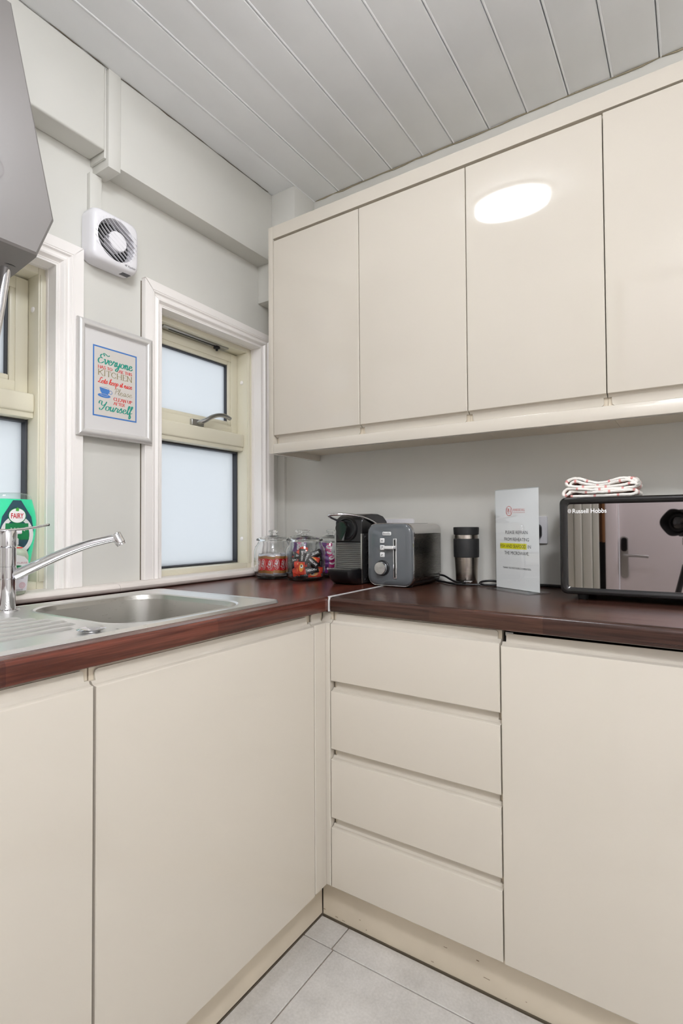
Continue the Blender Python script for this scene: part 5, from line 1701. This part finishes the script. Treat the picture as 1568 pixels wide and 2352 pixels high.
t.part('foot_plate', slab(-h, h, TOPZ + 0.0002, TOPZ + 0.003, -SMs * 0.042, SMs * 0.042), M['acrylic'], smooth=0)
pg = t.part('notice_paper', slab(-h + 0.002, h - 0.001, TOPZ + 0.004, 1.2115, -0.0004, 0.0004), M['paper'], smooth=0)
FM = lambda a, b, c=0.0: SM(a, b, SMs * (0.0004 + c))
def line(s, z, w, hgt, m_='ink_black', cx=0.0, bold=0.0):
    t.part('lettering', text_mb(s, FM, cx, z, width=w, height=hgt, bold=bold, lift=0.0004), M[m_], parent=pg, smooth=0)
t.part('yellow_highlight', poly_mb(FM, [(-0.0675, 1.0335), (0.0400, 1.0335), (0.0400, 1.0505), (-0.0675, 1.0505)], 0.0002), M['yellow'], parent=pg, smooth=0)
line('PLEASE REFRAIN', 1.0835, 0.089, 0.0098)
line('FROM REHEATING', 1.0625, 0.099, 0.0098)
line('FISH AND SEAFOOD', 1.0418, 0.104, 0.0098, cx=-0.0145)
line('IN', 1.0418, 0.0115, 0.0098, cx=0.0505)
line('THE MICROWAVE.', 1.0215, 0.098, 0.0098)
line('THANK YOU FOR YOUR COOPERATION.', 0.9765, 0.113, 0.0055)
t.part('logo', ring_mb(FM, -0.0285, 1.1475, 0.0135, 0.0150, 0.0017, 40, 0.0004), M['ink_brick'], parent=pg, smooth=0)
t.part('lettering', stroke_mb('PH', FM, -0.0375, 1.1395, 0.019, 0.0155, SERIF, pen=0.13, thin=0.4, serif=0.1), M['ink_brick'], parent=pg, smooth=0, recalc=False)
line('PEMBROKE HALL', 1.1500, 0.047, 0.0078, 'ink_brick', cx=0.012)
line('SERVICED OFFICES, PRIME LOCATIONS', 1.1420, 0.047, 0.0028, 'ink_brick', cx=0.012)

# loose black lead behind the notice
t = Thing('power_lead', 'black power lead looping on the worktop behind the acrylic notice', 'cable', (0.95, -0.05, TOPZ))
t.part('lead', MB().tube(catmull([(1.02, -0.035, 0.914), (0.96, -0.028, 0.9195), (0.925, -0.035, 0.924), (0.899, -0.050, 0.922), (0.893, -0.062, 0.917), (0.91, -0.068, 0.914), (0.955, -0.055, 0.914)], 6), 0.0037, 8), M['black'], smooth=60)
t = Thing('power_lead', 'black power lead lying along the wall between notice and microwave', 'cable', (1.1, -0.012, TOPZ))
t.part('lead', MB().tube(catmull([(1.03, -0.016, 0.9145), (1.08, -0.010, 0.9155), (1.13, -0.010, 0.9155), (1.20, -0.014, 0.9155)], 6), 0.005, 8), M['black'], smooth=60)

# ---------------- microwave
mwx, mwy, mwz = 1.1785, -0.262, 0.925
t = Thing('microwave', 'black microwave oven with a mirrored door at the right end of the worktop', 'microwave', (mwx, mwy, TOPZ), rz=math.radians(1.75))
WW, HH, DD = 0.455, 0.252, 0.235           # local: x to the right, y back, z up from the worktop
zb = mwz - TOPZ
def ml(y, w, h, r, cx=WW / 2, cz=zb + HH / 2):
    return [(cx + a, y, cz + b) for a, b in rrect(w, h, r, 6)]
fr_ = t.part('door_frame', loft(MB(), [ml(0.030, WW - 0.004, HH - 0.004, 0.014), ml(0.006, WW, HH, 0.016), ml(0.0015, WW - 0.003, HH - 0.003, 0.015), ml(0.0, WW - 0.008, HH - 0.008, 0.013), ml(0.0, WW - 0.030, HH - 0.026, 0.010), ml(0.004, WW - 0.038, HH - 0.034, 0.008), ml(0.0045, WW - 0.042, HH - 0.038, 0.007)], cap1=False), M['black_gloss'], smooth=50)
t.part('mirror_glass', loft(MB(), [ml(0.008, WW - 0.036, HH - 0.032, 0.008), ml(0.0042, WW - 0.036, HH - 0.032, 0.008)]), M['mirror'], parent=fr_, smooth=20)
t.part('cabinet', MB().box(0.012, WW - 0.012, 0.028, DD, zb + 0.006, zb + HH - 0.006, 0.006), M['black'])
for x in (0.05, WW - 0.05):
    for y in (0.04, DD - 0.03):
        t.part('foot', MB().lathe([(0, 0.0003), (0.012, 0.0003), (0.014, 0.010), (0.014, 0.022), (0, 0.022)], (x, y, 0), 16), M['black_matt'])
mm = plane_map((0, 0.0042, 0), (1, 0, 0), (0, 0, 1))
t.part('lettering', text_mb('Russell Hobbs', mm, 0.072, zb + 0.2165, width=0.080, height=0.0115, bold=0.012, lift=0.0006), M['ink_white'], parent=fr_, smooth=0)
mb = ring_mb(mm, 0.0245, zb + 0.2165, 0.0042, 0.0055, 0.0006, 24, 0.0006)
for r_ in (0.0031, 0.0017):
    q2 = ring_mb(mm, 0.0245, zb + 0.2165, r_, r_ * 1.3, 0.0006, 20, 0.0006)
    mb.add(q2.v, q2.f)
t.part('emblem', mb, M['ink_white'], parent=fr_, smooth=0)

# ---------------- folded tea towel on the microwave: one strip folded back and forth
t = Thing('tea_towel', 'folded white tea towel with red check stripes on top of the microwave', 'towel', (1.265, -0.15, mwz + HH))
z0 = mwz + HH + 0.0026
X = lambda v: 1.1885 + v
path = [(0.010, 0.003), (0.05, 0.0025), (0.10, 0.003), (0.14, 0.003), (0.158, 0.004), (0.166, 0.010), (0.158, 0.0165), (0.13, 0.014), (0.09, 0.012), (0.05, 0.012), (0.025, 0.016), (0.012, 0.016), (0.006, 0.0105), (-0.004, 0.004), (-0.010, 0.010), (-0.006, 0.019), (0.008, 0.0235), (0.05, 0.019), (0.09, 0.0185), (0.13, 0.021), (0.160, 0.023), (0.168, 0.029), (0.160, 0.0335), (0.12, 0.027), (0.08, 0.0255), (0.04, 0.0265), (0.012, 0.029), (0.0, 0.034), (-0.002, 0.043), (0.010, 0.0505), (0.030, 0.051), (0.05, 0.043), (0.075, 0.036), (0.10, 0.0375), (0.125, 0.045), (0.145, 0.0465), (0.158, 0.046), (0.166, 0.041), (0.164, 0.034), (0.150, 0.0405), (0.125, 0.0385), (0.10, 0.033), (0.07, 0.031), (0.045, 0.036), (0.025, 0.0435), (0.012, 0.041), (0.010, 0.034)]
cp_ = catmull([(p[0], p[1], 0) for p in path], 4)
acc = [0.0]
for a, b in zip(cp_, cp_[1:]):
    acc.append(acc[-1] + (b - a).length)
nY = 14
rr = random.Random(9)
wob = [[rr.uniform(-0.0008, 0.0008) for _ in range(nY + 1)] for _ in cp_]
me = bpy.data.meshes.new('towel_cloth')
vs, fs = [], []
for i, p in enumerate(cp_):
    for j in range(nY + 1):
        y = -0.215 + 0.135 * j / nY + 0.003 * math.sin(i * 0.35)
        vs.append((X(p.x) + 0.002 * math.sin(j * 0.9 + i * 0.12), y, z0 + max(0.0002, p.y * 0.98 + wob[i][j] + 0.0012 * math.sin(j * 1.3 + i * 0.2) * (p.y > 0.02))))
for i in range(len(cp_) - 1):
    for j in range(nY):
        fs.append((i * (nY + 1) + j, i * (nY + 1) + j + 1, (i + 1) * (nY + 1) + j + 1, (i + 1) * (nY + 1) + j))
off = t.loc
me.from_pydata([tuple(Vector(v) - off) for v in vs], [], fs)
uvl = me.uv_layers.new(name='UVMap')
for lp in me.loops:
    i, j = divmod(lp.vertex_index, nY + 1)
    uvl.data[lp.index].uv = (acc[i], 0.135 * j / nY + 0.012)
me.materials.append(M['towel'])
me.shade_smooth()
o = bpy.data.objects.new('towel_cloth', me)
COL.objects.link(o)
o.parent = t.o
sm_ = o.modifiers.new('thickness', 'SOLIDIFY')
sm_.thickness = 0.0066
sm_.offset = 0

# ================================================================== the camera on its tripod, mirrored in the microwave door
t = Thing('camera', 'black camera with flared lens hood on a tripod, mirrored in the microwave door', 'camera', (CAM.x, CAM.y, 0))
Rc = Matrix((RT, UP, -FW)).transposed()      # local z points backwards
P0 = CAM - FW * 0.012
def cpt(x, y, z):
    return P0 + RT * x + UP * y - FW * z
def clathe(prof, c=(0, 0, 0), seg=32):
    mb = MB()
    mb.lathe(prof, cpt(*c), seg, rot=Rc)
    return mb
mb = MB()
rowsH = []
for k_, (r_, z_) in enumerate(((0.044, 0.055), (0.056, 0.030), (0.066, 0.0), (0.063, 0.0), (0.053, 0.032))):
    row = []
    for i in range(48):
        a = 2 * PI * i / 48
        zz = z_ + (0.014 * (0.5 - 0.5 * math.cos(4 * a)) if k_ in (2, 3) else 0)
        row.append(cpt(r_ * math.cos(a), r_ * math.sin(a), zz))
    rowsH.append(row)
loft(mb, rowsH, cap0=False, cap1=False)
t.part('lens_hood', mb, M['black_matt'], smooth=50)
t.part('lens_barrel', clathe([(0.033, 0.036), (0.044, 0.038), (0.046, 0.06), (0.042, 0.10), (0.036, 0.125), (0.0, 0.125)]), M['black_matt'])
t.part('front_element', clathe([(0.0, 0.030), (0.015, 0.031), (0.028, 0.034), (0.034, 0.038)]), M['lens'])
mb = MB()
mb.add([cpt(x, y, z) for z in (0.125, 0.185) for x, y in rrect(0.105, 0.135, 0.012, 4)], [(i, (i + 1) % 20, 20 + (i + 1) % 20, 20 + i) for i in range(20)] + [tuple(range(19, -1, -1)), tuple(range(20, 40))])
t.part('camera_body', mb, M['black'])
t.part('viewfinder_hump', MB().add([cpt(x, y, z) for z in (0.12, 0.19) for x, y in ((0.052, -0.022), (0.070, -0.016), (0.070, 0.016), (0.052, 0.022))], [(0, 1, 2, 3), (7, 6, 5, 4), (0, 4, 5, 1), (1, 5, 6, 2), (2, 6, 7, 3), (3, 7, 4, 0)]), M['black'])
hp = CAM - FW * 0.155
t.part('tripod_head', MB().lathe([(0, 0.93), (0.03, 0.93), (0.034, 0.96), (0.024, 0.985), (0.036, 1.0), (0.036, 1.035), (0, 1.035)], (hp.x, hp.y, 0), 20), M['black'])
t.part('centre_column', MB().lathe([(0, 0.62), (0.014, 0.62), (0.014, 0.93), (0, 0.93)], (hp.x, hp.y, 0), 14), M['black'])
for a in (150, 270, 30):
    c_, s_ = math.cos(math.radians(a)), math.sin(math.radians(a))
    t.part('leg', MB().tube([(hp.x + 0.03 * c_, hp.y + 0.03 * s_, 0.90), (hp.x + 0.17 * c_, hp.y + 0.17 * s_, 0.42), (hp.x + 0.29 * c_, hp.y + 0.29 * s_, 0.008)], [0.014, 0.012, 0.009], 10), M['black'])
